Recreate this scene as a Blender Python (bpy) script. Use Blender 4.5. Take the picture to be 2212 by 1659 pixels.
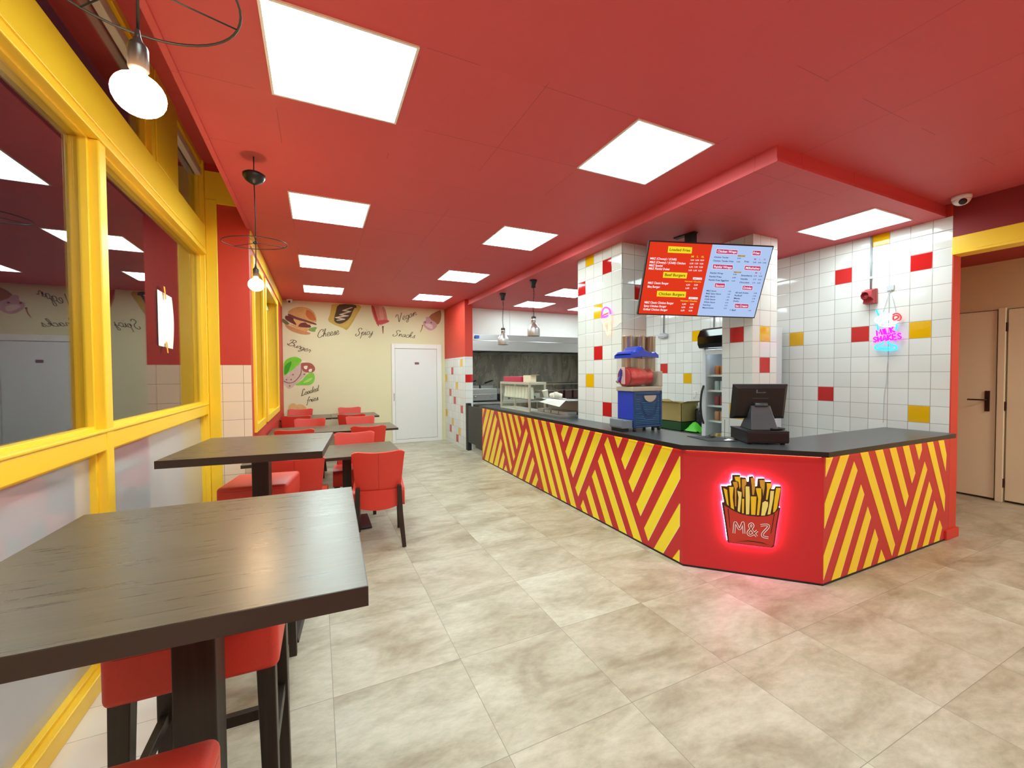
import bpy, math, random
from mathutils import Vector, Matrix
random.seed(7)
for o in list(bpy.data.objects):
    bpy.data.objects.remove(o)
SC = bpy.context.scene
COL = SC.collection
# ------------------------------------------------------------------ camera
CY, CPI, CRO, FPX = 0.4378667, -0.0240008, -0.0061274, 898.879
_f = Vector((math.sin(CY)*math.cos(CPI), math.cos(CY)*math.cos(CPI), math.sin(CPI)))
_r = Vector((math.cos(CY), -math.sin(CY), 0))
_u = _r.cross(_f)
_r2 = _r*math.cos(CRO) + _u*math.sin(CRO)
_u2 = -_r*math.sin(CRO) + _u*math.cos(CRO)
cd = bpy.data.cameras.new('camera')
cam = bpy.data.objects.new('camera', cd)
COL.objects.link(cam)
M4 = Matrix((_r2, _u2, -_f)).transposed().to_4x4()
M4.translation = (0, 0, 1.5)
cam.matrix_world = M4
cd.sensor_fit = 'HORIZONTAL'
cd.sensor_width = 36
cd.lens = 36*FPX/2212
cd.clip_start = .02
SC.camera = cam
# ------------------------------------------------------------------ world (night outside), exposure
W = bpy.data.worlds.new('night')
SC.world = W
W.use_nodes = True
W.node_tree.nodes['Background'].inputs[0].default_value = (.010, .008, .014, 1)
W.node_tree.nodes['Background'].inputs[1].default_value = 1
vs = SC.view_settings
vs.view_transform = 'Standard'
vs.look = 'None'
vs.exposure = -0.07
vs.gamma = 1
vs.use_curve_mapping = False
PANEL_POWER = 23.5      # radiance of the ceiling panels
SOFFIT_POWER = 16.0
BULB_POWER = 150.0
# ------------------------------------------------------------------ materials
def lin(h):
    if not isinstance(h, str):
        return (*h[:3], 1)
    v = [int(h[i:i+2], 16)/255 for i in (0, 2, 4)]
    return (*[c/12.92 if c <= .04045 else ((c+.055)/1.055)**2.4 for c in v], 1)
MT = {}
def newmat(name):
    m = bpy.data.materials.new(name)
    m.use_nodes = True
    MT[name] = m
    return m, m.node_tree, m.node_tree.nodes['Principled BSDF']
def mat(name, col, rough=.5, metal=0., emit=None, es=0., spec=.5, coat=0., bump=None, vary=None, sheen=0.):
    if name in MT:
        return MT[name]
    m, nt, b = newmat(name)
    b.inputs['Base Color'].default_value = lin(col)
    b.inputs['Roughness'].default_value = rough
    b.inputs['Metallic'].default_value = metal
    b.inputs['Specular IOR Level'].default_value = spec
    b.inputs['Coat Weight'].default_value = coat
    b.inputs['Sheen Weight'].default_value = sheen
    if emit:
        b.inputs['Emission Color'].default_value = lin(emit)
        b.inputs['Emission Strength'].default_value = es
    N = nt.nodes
    if bump or vary:
        tc = N.new('ShaderNodeNewGeometry')
        ns = N.new('ShaderNodeTexNoise')
        ns.inputs['Scale'].default_value = (bump or vary)[0]
        ns.inputs['Detail'].default_value = 4
        nt.links.new(tc.outputs['Position'], ns.inputs['Vector'])
    if bump:
        bp = N.new('ShaderNodeBump')
        bp.inputs['Strength'].default_value = bump[1]
        bp.inputs['Distance'].default_value = .01
        nt.links.new(ns.outputs['Fac'], bp.inputs['Height'])
        nt.links.new(bp.outputs['Normal'], b.inputs['Normal'])
    if vary:
        mx = N.new('ShaderNodeMix')
        mx.data_type = 'RGBA'
        c = lin(col)
        mx.inputs[6].default_value = tuple(x*(1-vary[1]) for x in c[:3])+(1,)
        mx.inputs[7].default_value = tuple(min(1, x*(1+vary[1])) for x in c[:3])+(1,)
        nt.links.new(ns.outputs['Fac'], mx.inputs[0])
        nt.links.new(mx.outputs[2], b.inputs['Base Color'])
    return m
def mth(nt, op, a, b=None, c=None):
    n = nt.nodes.new('ShaderNodeMath')
    n.operation = op
    for i, v in enumerate((a, b, c)):
        if v is None:
            continue
        if isinstance(v, (int, float)):
            n.inputs[i].default_value = v
        else:
            nt.links.new(v, n.inputs[i])
    return n.outputs[0]
def posn(nt):
    g = nt.nodes.new('ShaderNodeNewGeometry')
    s = nt.nodes.new('ShaderNodeSeparateXYZ')
    nt.links.new(g.outputs['Position'], s.inputs[0])
    return g, s
def cell(nt, sock, u0, p):
    t = mth(nt, 'DIVIDE', mth(nt, 'SUBTRACT', sock, u0), p)
    fr = mth(nt, 'FRACT', t)
    e = mth(nt, 'MULTIPLY', mth(nt, 'MINIMUM', fr, mth(nt, 'SUBTRACT', 1.0, fr)), p)
    return mth(nt, 'FLOOR', t), e          # cell number, distance to the joint in metres
def mixc(nt, fac, a, b):
    n = nt.nodes.new('ShaderNodeMix')
    n.data_type = 'RGBA'
    for i, v in ((0, fac), (6, a), (7, b)):
        if isinstance(v, (int, float)):
            n.inputs[i].default_value = v
        elif isinstance(v, tuple):
            n.inputs[i].default_value = v
        else:
            nt.links.new(v, n.inputs[i])
    return n.outputs[2]
def white(nt, a, b):
    cb = nt.nodes.new('ShaderNodeCombineXYZ')
    nt.links.new(a, cb.inputs[0])
    nt.links.new(b, cb.inputs[1])
    w = nt.nodes.new('ShaderNodeTexWhiteNoise')
    nt.links.new(cb.outputs[0], w.inputs['Vector'])
    return w, cb
def tile(name, col, ax, u0, p=.158, z0=1.968, pz=.1575, g=.0022, gcol='9a9890', rough=.06, var=.05):
    if name in MT:
        return MT[name]
    m, nt, b = newmat(name)
    _, s = posn(nt)
    cu, eu = cell(nt, s.outputs[ax], u0, p)
    cz, ez = cell(nt, s.outputs[2], z0, pz)
    e = mth(nt, 'MINIMUM', eu, ez)
    mask = mth(nt, 'LESS_THAN', e, g)
    w, _ = white(nt, cu, cz)
    c = lin(col)
    ca = mixc(nt, w.outputs['Value'], tuple(x*(1-var) for x in c[:3])+(1,), tuple(min(1, x*(1+var)) for x in c[:3])+(1,))
    nt.links.new(mixc(nt, mask, ca, lin(gcol)), b.inputs['Base Color'])
    nt.links.new(mth(nt, 'MULTIPLY_ADD', mask, .6, rough), b.inputs['Roughness'])
    # pillowed edge and a very slight waviness of the glaze
    hgt = mth(nt, 'MINIMUM', mth(nt, 'DIVIDE', e, g*3.2), 1.0)
    ns = nt.nodes.new('ShaderNodeTexNoise')
    ns.inputs['Scale'].default_value = 9
    gg = nt.nodes.new('ShaderNodeNewGeometry')
    nt.links.new(gg.outputs['Position'], ns.inputs['Vector'])
    hh = mth(nt, 'MULTIPLY_ADD', ns.outputs['Fac'], .25, hgt)
    bp = nt.nodes.new('ShaderNodeBump')
    bp.inputs['Strength'].default_value = .35
    bp.inputs['Distance'].default_value = .002
    nt.links.new(hh, bp.inputs['Height'])
    nt.links.new(bp.outputs['Normal'], b.inputs['Normal'])
    return m
def glass(name, r0=.04, tint=(1, 1, 1, 1), rough=.0, film=None, film_fac=0.):
    m = bpy.data.materials.new(name)
    m.use_nodes = True
    MT[name] = m
    nt = m.node_tree
    nt.nodes.clear()
    out = nt.nodes.new('ShaderNodeOutputMaterial')
    g = nt.nodes.new('ShaderNodeNewGeometry')
    dp = nt.nodes.new('ShaderNodeVectorMath')
    dp.operation = 'DOT_PRODUCT'
    nt.links.new(g.outputs['Normal'], dp.inputs[0])
    nt.links.new(g.outputs['Incoming'], dp.inputs[1])
    k = mth(nt, 'SUBTRACT', 1.0, mth(nt, 'ABSOLUTE', dp.outputs['Value']))
    fac = mth(nt, 'MULTIPLY_ADD', mth(nt, 'POWER', k, 5.0), 1-r0, r0)
    tr = nt.nodes.new('ShaderNodeBsdfTransparent')
    tr.inputs[0].default_value = tint
    base = tr.outputs[0]
    if film:
        d = nt.nodes.new('ShaderNodeBsdfDiffuse')
        d.inputs[0].default_value = lin(film)
        mx = nt.nodes.new('ShaderNodeMixShader')
        mx.inputs[0].default_value = film_fac
        nt.links.new(base, mx.inputs[1])
        nt.links.new(d.outputs[0], mx.inputs[2])
        base = mx.outputs[0]
    gl = nt.nodes.new('ShaderNodeBsdfGlossy')
    gl.inputs['Roughness'].default_value = rough
    mx = nt.nodes.new('ShaderNodeMixShader')
    nt.links.new(fac, mx.inputs[0])
    nt.links.new(base, mx.inputs[1])
    nt.links.new(gl.outputs[0], mx.inputs[2])
    nt.links.new(mx.outputs[0], out.inputs[0])
    return m
def emis(name, col, s):
    m = bpy.data.materials.new(name)
    m.use_nodes = True
    MT[name] = m
    nt = m.node_tree
    nt.nodes.clear()
    e = nt.nodes.new('ShaderNodeEmission')
    e.inputs[0].default_value = lin(col)
    e.inputs[1].default_value = s
    o = nt.nodes.new('ShaderNodeOutputMaterial')
    nt.links.new(e.outputs[0], o.inputs[0])
    return m

RED = mat('red_wall_paint', 'cc3c2c', .55, bump=(120, .05))
def ceiling_mat():
    m, nt, b = newmat('red_ceiling_paint')
    _, s = posn(nt)
    cx, ex = cell(nt, s.outputs[0], -.18, .636)
    cy, ey = cell(nt, s.outputs[1], 1.90, .636)
    e = mth(nt, 'MINIMUM', ex, ey)
    mask = mth(nt, 'LESS_THAN', e, .0022)
    ns = nt.nodes.new('ShaderNodeTexNoise')
    ns.inputs['Scale'].default_value = 1.1
    g = nt.nodes.new('ShaderNodeNewGeometry')
    nt.links.new(g.outputs['Position'], ns.inputs['Vector'])
    # joints are filled and painted over in places
    on = mth(nt, 'MULTIPLY', mask, mth(nt, 'MULTIPLY', mth(nt, 'GREATER_THAN', ns.outputs['Fac'], .5), .55))
    w, _ = white(nt, cx, cy)
    base = mixc(nt, w.outputs['Value'], lin('d25258'), lin('d4555b'))
    nt.links.new(mixc(nt, on, base, lin('8e3638')), b.inputs['Base Color'])
    b.inputs['Roughness'].default_value = .6
    n2 = nt.nodes.new('ShaderNodeTexNoise')
    n2.inputs['Scale'].default_value = 150
    nt.links.new(g.outputs['Position'], n2.inputs['Vector'])
    bp = nt.nodes.new('ShaderNodeBump')
    bp.inputs['Strength'].default_value = .06
    bp.inputs['Distance'].default_value = .004
    nt.links.new(n2.outputs['Fac'], bp.inputs['Height'])
    nt.links.new(bp.outputs['Normal'], b.inputs['Normal'])
    return m
CEIL = ceiling_mat()
def floor_mat():
    m, nt, b = newmat('beige_stone_tiles')
    g, s = posn(nt)
    cx, ex = cell(nt, s.outputs[0], .045, .6155)
    cy, ey = cell(nt, s.outputs[1], 1.458, .618)
    e = mth(nt, 'MINIMUM', ex, ey)
    mask = mth(nt, 'LESS_THAN', e, .0013)
    w, cb = white(nt, cx, cy)
    # each tile shows its own piece of the stone, turned either way
    sc = nt.nodes.new('ShaderNodeVectorMath')
    sc.operation = 'SCALE'
    nt.links.new(w.outputs['Color'], sc.inputs[0])
    sc.inputs[3].default_value = 14.
    ad = nt.nodes.new('ShaderNodeVectorMath')
    ad.operation = 'ADD'
    nt.links.new(g.outputs['Position'], ad.inputs[0])
    nt.links.new(sc.outputs[0], ad.inputs[1])
    mp = nt.nodes.new('ShaderNodeMapping')
    mp.inputs['Scale'].default_value = (1.0, 2.1, 1)
    mp.inputs['Rotation'].default_value = (0, 0, .5)
    nt.links.new(ad.outputs[0], mp.inputs[0])
    n1 = nt.nodes.new('ShaderNodeTexNoise')
    n1.inputs['Scale'].default_value = 1.9
    n1.inputs['Detail'].default_value = 7
    n1.inputs['Roughness'].default_value = .62
    n1.inputs['Distortion'].default_value = .55
    nt.links.new(mp.outputs[0], n1.inputs['Vector'])
    n2 = nt.nodes.new('ShaderNodeTexNoise')
    n2.inputs['Scale'].default_value = 14
    n2.inputs['Detail'].default_value = 6
    n2.inputs['Roughness'].default_value = .7
    nt.links.new(mp.outputs[0], n2.inputs['Vector'])
    r = nt.nodes.new('ShaderNodeValToRGB')
    nt.links.new(n1.outputs['Fac'], r.inputs[0])
    el = r.color_ramp.elements
    el[0].position = .30
    el[0].color = lin('988c78')
    el[1].position = .72
    el[1].color = lin('cbc8b9')
    x = el.new(.44); x.color = lin('afa794')
    x = el.new(.55); x.color = lin('beb8a7')
    r2 = nt.nodes.new('ShaderNodeValToRGB')
    nt.links.new(n2.outputs['Fac'], r2.inputs[0])
    r2.color_ramp.elements[0].position = .34
    r2.color_ramp.elements[0].color = (.78, .76, .72, 1)
    r2.color_ramp.elements[1].position = .66
    r2.color_ramp.elements[1].color = (1.08, 1.08, 1.06, 1)
    mu = nt.nodes.new('ShaderNodeMix')
    mu.data_type = 'RGBA'
    mu.blend_type = 'MULTIPLY'
    mu.inputs[0].default_value = .75
    nt.links.new(r.outputs[0], mu.inputs[6])
    nt.links.new(r2.outputs[0], mu.inputs[7])
    tint = mixc(nt, w.outputs['Value'], (.90, .87, .83, 1), (1.0, 1.02, 1.0, 1))
    mu2 = nt.nodes.new('ShaderNodeMix')
    mu2.data_type = 'RGBA'
    mu2.blend_type = 'MULTIPLY'
    mu2.inputs[0].default_value = 1
    nt.links.new(mu.outputs[2], mu2.inputs[6])
    nt.links.new(tint, mu2.inputs[7])
    nt.links.new(mixc(nt, mask, mu2.outputs[2], lin('80786a')), b.inputs['Base Color'])
    nt.links.new(mth(nt, 'MULTIPLY_ADD', n2.outputs['Fac'], .22, .26), b.inputs['Roughness'])
    b.inputs['Specular IOR Level'].default_value = .45
    bp = nt.nodes.new('ShaderNodeBump')
    bp.inputs['Strength'].default_value = .12
    bp.inputs['Distance'].default_value = .004
    nt.links.new(n2.outputs['Fac'], bp.inputs['Height'])
    nt.links.new(bp.outputs['Normal'], b.inputs['Normal'])
    return m
FLOOR = floor_mat()
def wood_mat(name, c0, c1, rough, ax=0, bump=.25):
    m, nt, b = newmat(name)
    tc = nt.nodes.new('ShaderNodeTexCoord')
    mp = nt.nodes.new('ShaderNodeMapping')
    mp.inputs['Scale'].default_value = (1.2, 26, 26) if ax == 0 else ((26, 1.2, 26) if ax == 1 else (26, 26, 1.2))
    nt.links.new(tc.outputs['Object'], mp.inputs[0])
    n = nt.nodes.new('ShaderNodeTexNoise')
    n.inputs['Scale'].default_value = 4.5
    n.inputs['Detail'].default_value = 5
    n.inputs['Roughness'].default_value = .5
    nt.links.new(mp.outputs[0], n.inputs['Vector'])
    r = nt.nodes.new('ShaderNodeValToRGB')
    r.color_ramp.elements[0].position = .22
    r.color_ramp.elements[0].color = lin(c0)
    r.color_ramp.elements[1].position = .74
    r.color_ramp.elements[1].color = lin(c1)
    nt.links.new(n.outputs['Fac'], r.inputs[0])
    nt.links.new(r.outputs[0], b.inputs['Base Color'])
    nt.links.new(mth(nt, 'MULTIPLY_ADD', n.outputs['Fac'], .2, rough), b.inputs['Roughness'])
    bp = nt.nodes.new('ShaderNodeBump')
    bp.inputs['Strength'].default_value = bump
    bp.inputs['Distance'].default_value = .003
    nt.links.new(n.outputs['Fac'], bp.inputs['Height'])
    nt.links.new(bp.outputs['Normal'], b.inputs['Normal'])
    return m
WENGE = wood_mat('dark_wenge_top', '484137', '655c4d', .20, 0, .05)
LEGW = wood_mat('dark_stained_leg', '1c1712', '2e251c', .32, 2, .08)
YEL = mat('yellow_gloss_paint', 'ffd636', .33)
LEATHER = mat('red_leatherette', 'd23a2c', .42, bump=(260, .08), vary=(6, .05))
SEAM = mat('red_seam', '8e221a', .5)
BEIGE = mat('beige_wallpaper', 'e0dab4', .7, vary=(2.2, .03), bump=(90, .05))
WHITE = mat('white_paint', 'ecedea', .35)
WHITEG = mat('white_gloss', 'eef0f0', .15)
DOORB = mat('cream_door_paint', 'e6dcbc', .4)
CREAM = mat('cream_wall', 'dfcfa6', .6, bump=(70, .04))
BLACK = mat('black_plastic', '161617', .42)
BLACKM = mat('black_matt', '0d0d0e', .55)
GLOSSB = mat('black_gloss', '08080a', .08)
STEEL = mat('brushed_steel', 'c3c5c4', .3, 1.0, bump=(30, .03))
STEELD = mat('dull_steel', '9b9c99', .42, .85)
CHROME = mat('chrome', 'dedfe0', .1, 1.0)
ALU = mat('spun_aluminium', 'd2d3d3', .36, .9)
COPPER = mat('tinted_steel_tube', 'd9c3a6', .24, .75)
LAMI = mat('dark_grey_laminate', '43484a', .28, bump=(200, .05))
LAMIE = mat('black_laminate_edge', '141414', .35)
PRED = mat('printed_red', 'c4242a', .38)
PYEL = mat('printed_yellow', 'fce42a', .38)
PORA = mat('printed_orange', 'd98a18', .38)
PWHI = mat('printed_white', 'f6ecc8', .38)
GREY = mat('grey_plastic', '8f979c', .4)
GREYD = mat('dark_grey_plastic', '3d4247', .38)
LIGHTG = mat('light_grey_plastic', 'b9bec2', .4)
BLUE = mat('blue_plastic', '1a3fb4', .22)
BLUED = mat('navy_blue_plastic', '14406f', .35)
PANEL = emis('led_panel', (.80, 1, .97), PANEL_POWER)
PANELS = emis('led_panel_soffit', (.84, 1, 1), SOFFIT_POWER)
WARM = emis('warm_bulb', (1, .68, .36), BULB_POWER)
GLASSW = glass('storefront_glass', .10)
GLASSF = glass('frosted_film_glass', .20, film='d6dade', film_fac=.72, rough=.04)
GLASSC = glass('clear_glass', .04, tint=(.96, .985, .97, 1))
GLASSP = glass('clear_plastic', .07, tint=(.95, .95, .95, 1), film='d9d4cf', film_fac=.06)
# ------------------------------------------------------------------ geometry helpers
class MB:
    def __init__(s):
        s.v = []; s.f = []; s.k = []; s.mats = []; s.sm = []
    def mi(s, m):
        if m not in s.mats:
            s.mats.append(m)
        return s.mats.index(m)
    def add(s, vs, fs, m, smooth=False):
        n = len(s.v)
        s.v += [tuple(v) for v in vs]
        for f in fs:
            s.f.append([i+n for i in f]); s.k.append(s.mi(m)); s.sm.append(smooth)
        return s
    def box(s, x0, x1, y0, y1, z0, z1, m):
        vs = [(x, y, z) for z in (z0, z1) for y in (y0, y1) for x in (x0, x1)]
        return s.add(vs, [(0, 2, 3, 1), (4, 5, 7, 6), (0, 1, 5, 4), (2, 6, 7, 3), (0, 4, 6, 2), (1, 3, 7, 5)], m)
    def poly(s, pts, m):
        return s.add(pts, [list(range(len(pts)))], m)
    def prism(s, pts, d, m, mside=None):
        n = len(pts)
        a = [Vector(p) for p in pts]; d = Vector(d)
        b = [p+d for p in a]
        s.add(a+b, [list(range(n))[::-1], list(range(n, 2*n))], m)
        s.add(a+b, [(i, (i+1) % n, n+(i+1) % n, n+i) for i in range(n)], mside or m)
        return s
    def bar(s, p0, p1, w0, w1, m, up=(0, 0, 1), d0=None, d1=None):
        p0 = Vector(p0); p1 = Vector(p1); t = (p1-p0).normalized()
        a = t.cross(Vector((0, 1, 0)))
        if a.length < .3:
            a = t.cross(Vector((1, 0, 0)))
        a.normalize(); b = t.cross(a)
        d0 = d0 or w0; d1 = d1 or w1
        vs = []
        for p, w, d in ((p0, w0, d0), (p1, w1, d1)):
            vs += [p+a*sx*w/2+b*sy*d/2 for sx, sy in ((-1, -1), (1, -1), (1, 1), (-1, 1))]
        return s.add(vs, [(3, 2, 1, 0), (4, 5, 6, 7)]+[(i, (i+1) % 4, 4+(i+1) % 4, 4+i) for i in range(4)], m)
    def tube(s, pts, r, m, n=8, closed=False, radii=None):
        P = [Vector(p) for p in pts]; L = len(P); vs = []; fs = []
        nrm = None
        for i, p in enumerate(P):
            if closed:
                t = P[(i+1) % L]-P[i-1]
            else:
                t = P[min(i+1, L-1)]-P[max(i-1, 0)]
            if t.length < 1e-9:
                t = Vector((0, 0, 1))
            t.normalize()
            if nrm is None:
                nrm = t.orthogonal().normalized()
            else:
                nrm = (nrm - t*nrm.dot(t))
                nrm = nrm.normalized() if nrm.length > 1e-6 else t.orthogonal().normalized()
            b = t.cross(nrm)
            rr = radii[i] if radii else r
            vs += [p+(nrm*math.cos(2*math.pi*k/n)+b*math.sin(2*math.pi*k/n))*rr for k in range(n)]
        for i in range(L if closed else L-1):
            j = (i+1) % L
            fs += [(i*n+k, i*n+(k+1) % n, j*n+(k+1) % n, j*n+k) for k in range(n)]
        if not closed:
            fs += [list(range(n))[::-1], [(L-1)*n+k for k in range(n)]]
        return s.add(vs, fs, m, True)
    def lathe(s, prof, c, m, n=28, cap=True, ax=(0, 0, 1)):
        c = Vector(c); A = Vector(ax).normalized(); u = A.orthogonal().normalized(); w = A.cross(u)
        if abs(A.z) > .99:
            u = Vector((1, 0, 0)); w = Vector((0, 1, 0))
        vs = []
        for r, z in prof:
            vs += [c+A*z+(u*math.cos(2*math.pi*k/n)+w*math.sin(2*math.pi*k/n))*r for k in range(n)]
        fs = []
        for i in range(len(prof)-1):
            fs += [(i*n+k, i*n+(k+1) % n, (i+1)*n+(k+1) % n, (i+1)*n+k) for k in range(n)]
        if cap:
            fs += [list(range(n))[::-1], [(len(prof)-1)*n+k for k in range(n)]]
        return s.add(vs, fs, m, True)
    def grid(s, fn, nu, nv, m, smooth=True):
        vs = [fn(i/nu, j/nv) for j in range(nv+1) for i in range(nu+1)]
        fs = [(j*(nu+1)+i, j*(nu+1)+i+1, (j+1)*(nu+1)+i+1, (j+1)*(nu+1)+i) for j in range(nv) for i in range(nu)]
        return s.add(vs, fs, m, smooth)
    def ribbon(s, pts, w, fr, m, off=0.):
        # flat painted stroke; fr maps (a, b, out) to 3D
        P = [Vector((p[0], p[1])) for p in pts]; L = len(P); vs = []
        for i, p in enumerate(P):
            t = P[min(i+1, L-1)]-P[max(i-1, 0)]
            if t.length < 1e-9:
                t = Vector((1, 0))
            t.normalize(); q = Vector((-t.y, t.x))
            ww = w*(.65+.35*abs(t.y)) if w > 0 else -w
            vs += [fr(p.x+q.x*ww/2, p.y+q.y*ww/2, off), fr(p.x-q.x*ww/2, p.y-q.y*ww/2, off)]
        return s.add(vs, [(2*i, 2*i+1, 2*i+3, 2*i+2) for i in range(L-1)], m)
def wloc(o):
    v = Vector((0, 0, 0))
    while o is not None:
        v = v+o.location; o = o.parent
    return v
def obj(name, mb, parent=None, bevel=0., seg=2, local=False, label=None, smooth=False, angle=40):
    me = bpy.data.meshes.new(name)
    off = Vector((0, 0, 0)) if (local or parent is None) else wloc(parent)
    me.from_pydata([tuple(Vector(v)-off) for v in mb.v], [], mb.f)
    for m in mb.mats:
        me.materials.append(m)
    for i, p in enumerate(me.polygons):
        p.material_index = mb.k[i]
        p.use_smooth = mb.sm[i] or smooth
    import bmesh
    bm = bmesh.new(); bm.from_mesh(me)
    bmesh.ops.recalc_face_normals(bm, faces=bm.faces)
    bm.to_mesh(me); bm.free()
    me.update()
    o = bpy.data.objects.new(name, me)
    COL.objects.link(o)
    if parent is not None:
        o.parent = parent
    if bevel:
        b = o.modifiers.new('bevel', 'BEVEL')
        b.width = bevel; b.segments = seg; b.limit_method = 'ANGLE'; b.angle_limit = math.radians(angle)
    if label:
        o['label'] = label
    return o
def thing(name, label, cat, loc=(0, 0, 0), rot=0., group=None):
    o = bpy.data.objects.new(name, None)
    o.empty_display_size = .05
    COL.objects.link(o)
    o.location = loc
    o.rotation_euler = (0, 0, rot)
    o['label'] = label; o['category'] = cat
    if group:
        o['group'] = group
    return o
def tag(o, label, cat, group=None):
    o['label'] = label; o['category'] = cat
    if group:
        o['group'] = group
    return o
def struct(name, mb, **k):
    o = obj(name, mb, **k)
    o['kind'] = 'structure'
    return o
def sgroup(name, loc=(0, 0, 0)):
    o = bpy.data.objects.new(name, None)
    o.empty_display_size = .05
    COL.objects.link(o)
    o.location = loc
    o['kind'] = 'structure'
    return o
def dup(root, loc, rot=0., label=None, group=None):
    r = root.copy(); COL.objects.link(r); r.location = loc; r.rotation_euler = (0, 0, rot)
    if label:
        r['label'] = label
    if group:
        r['group'] = group
    for ch in list(root.children):
        c = ch.copy(); COL.objects.link(c); c.parent = r
        for g in ch.children:
            d = g.copy(); COL.objects.link(d); d.parent = c
    return r
def smoothpts(pts, n=5, closed=False):
    P = [Vector(p) for p in pts]; L = len(P); out = []
    R = range(L) if closed else range(L-1)
    for i in R:
        p1 = P[i]; p2 = P[(i+1) % L]
        p0 = P[i-1] if (i > 0 or closed) else p1*2-p2
        p3 = P[(i+2) % L] if (i+2 < L or closed) else p2*2-p1
        for k in range(n):
            t = k/n
            out.append(.5*((2*p1)+(p2-p0)*t+(2*p0-5*p1+4*p2-p3)*t*t+(3*p1-p0-3*p2+p3)*t**3))
    if not closed:
        out.append(P[-1])
    return out
def text_into(mb, s, m, fn, x, z, w=None, h=None, off=0., shear=0., bold=0.):
    # lettering as flat mesh; x, z = left end and vertical middle of the line
    cu = bpy.data.curves.new('t', 'FONT')
    cu.body = s; cu.size = 1; cu.shear = shear; cu.offset = bold; cu.resolution_u = 3
    o = bpy.data.objects.new('t', cu)
    COL.objects.link(o)
    dg = bpy.context.evaluated_depsgraph_get()
    me = bpy.data.meshes.new_from_object(o.evaluated_get(dg))
    vs = [v.co.copy() for v in me.vertices]
    fs = [list(p.vertices) for p in me.polygons]
    bpy.data.objects.remove(o); bpy.data.curves.remove(cu)
    if not vs:
        bpy.data.meshes.remove(me); return
    x0 = min(v.x for v in vs); x1 = max(v.x for v in vs)
    sy = (h or .1)/.72
    sx = (w/(x1-x0)) if w else sy
    mb.add([fn(x+(v.x-x0)*sx, z+(v.y-.34)*sy, off) for v in vs], fs, m)
    bpy.data.meshes.remove(me)
# ------------------------------------------------------------------ printed artwork outlines (metres on their own surfaces)
SL = [[[0.034,0.903],[0.126,0.905],[0.031,0.747]],[[0.24,0.905],[0.389,0.905],[0.032,0.396],[0.036,0.569]],[[0.446,0.905],[0.569,0.905],[0.031,0.049],[0.028,0.222]],[[0.629,0.852],[0.694,0.773],[0.279,0.012],[0.121,0.012]],[[0.743,0.665],[0.798,0.598],[0.491,0.012],[0.337,0.012]],[[0.847,0.483],[0.903,0.418],[0.706,0.012],[0.551,0.012]],[[0.949,0.291],[1.001,0.224],[0.908,0.012],[0.762,0.012]],[[1.047,0.104],[1.098,0.039],[1.097,0.012],[0.969,0.012]],[[0.727,0.904],[0.842,0.904],[1.269,0.121],[1.215,0.045]],[[0.94,0.905],[1.053,0.905],[1.381,0.301],[1.332,0.229]],[[1.148,0.905],[1.261,0.905],[1.489,0.506],[1.442,0.414]],[[1.357,0.905],[1.47,0.905],[1.594,0.687],[1.552,0.598]],[[1.572,0.905],[1.682,0.905],[1.701,0.862],[1.655,0.776]],[[1.753,0.753],[1.804,0.688],[1.415,0.012],[1.301,0.012]],[[1.852,0.569],[1.903,0.497],[1.617,0.012],[1.509,0.012]],[[1.951,0.39],[2.0,0.317],[1.829,0.012],[1.719,0.012]],[[2.051,0.201],[2.098,0.127],[2.026,0.012],[1.925,0.012]],[[2.152,0.024],[2.177,0.012],[2.135,0.012]],[[1.787,0.904],[1.899,0.905],[2.377,0.012],[2.267,0.013]],[[1.989,0.905],[2.092,0.905],[2.593,0.012],[2.475,0.012]],[[2.191,0.905],[2.306,0.905],[2.798,0.012],[2.685,0.012]],[[2.407,0.905],[2.522,0.905],[3.002,0.012],[2.895,0.012]],[[2.739,0.905],[2.849,0.905],[2.73,0.709],[2.682,0.796]],[[2.947,0.905],[3.056,0.905],[2.832,0.524],[2.781,0.603]],[[3.157,0.905],[3.264,0.905],[2.934,0.339],[2.881,0.426]],[[3.362,0.905],[3.472,0.905],[3.039,0.154],[2.985,0.233]],[[3.137,0.14],[3.218,0.012],[3.13,0.012],[3.091,0.059]],[[3.249,0.324],[3.426,0.012],[3.322,0.012],[3.193,0.238]],[[3.352,0.512],[3.635,0.012],[3.535,0.012],[3.299,0.429]],[[3.458,0.699],[3.844,0.012],[3.74,0.012],[3.404,0.607]],[[3.561,0.877],[4.044,0.012],[3.938,0.012],[3.509,0.794]],[[3.664,0.898],[3.779,0.903],[3.716,0.794]],[[3.877,0.901],[3.988,0.905],[3.818,0.611],[3.769,0.698]],[[4.089,0.902],[4.189,0.905],[3.923,0.427],[3.871,0.512]],[[4.288,0.904],[4.396,0.905],[4.025,0.243],[3.974,0.331]],[[4.471,0.854],[4.472,0.679],[4.122,0.058],[4.074,0.148]],[[4.471,0.481],[4.469,0.304],[4.295,0.012],[4.192,0.012]],[[4.468,0.115],[4.466,0.012],[4.399,0.012]]]
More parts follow.
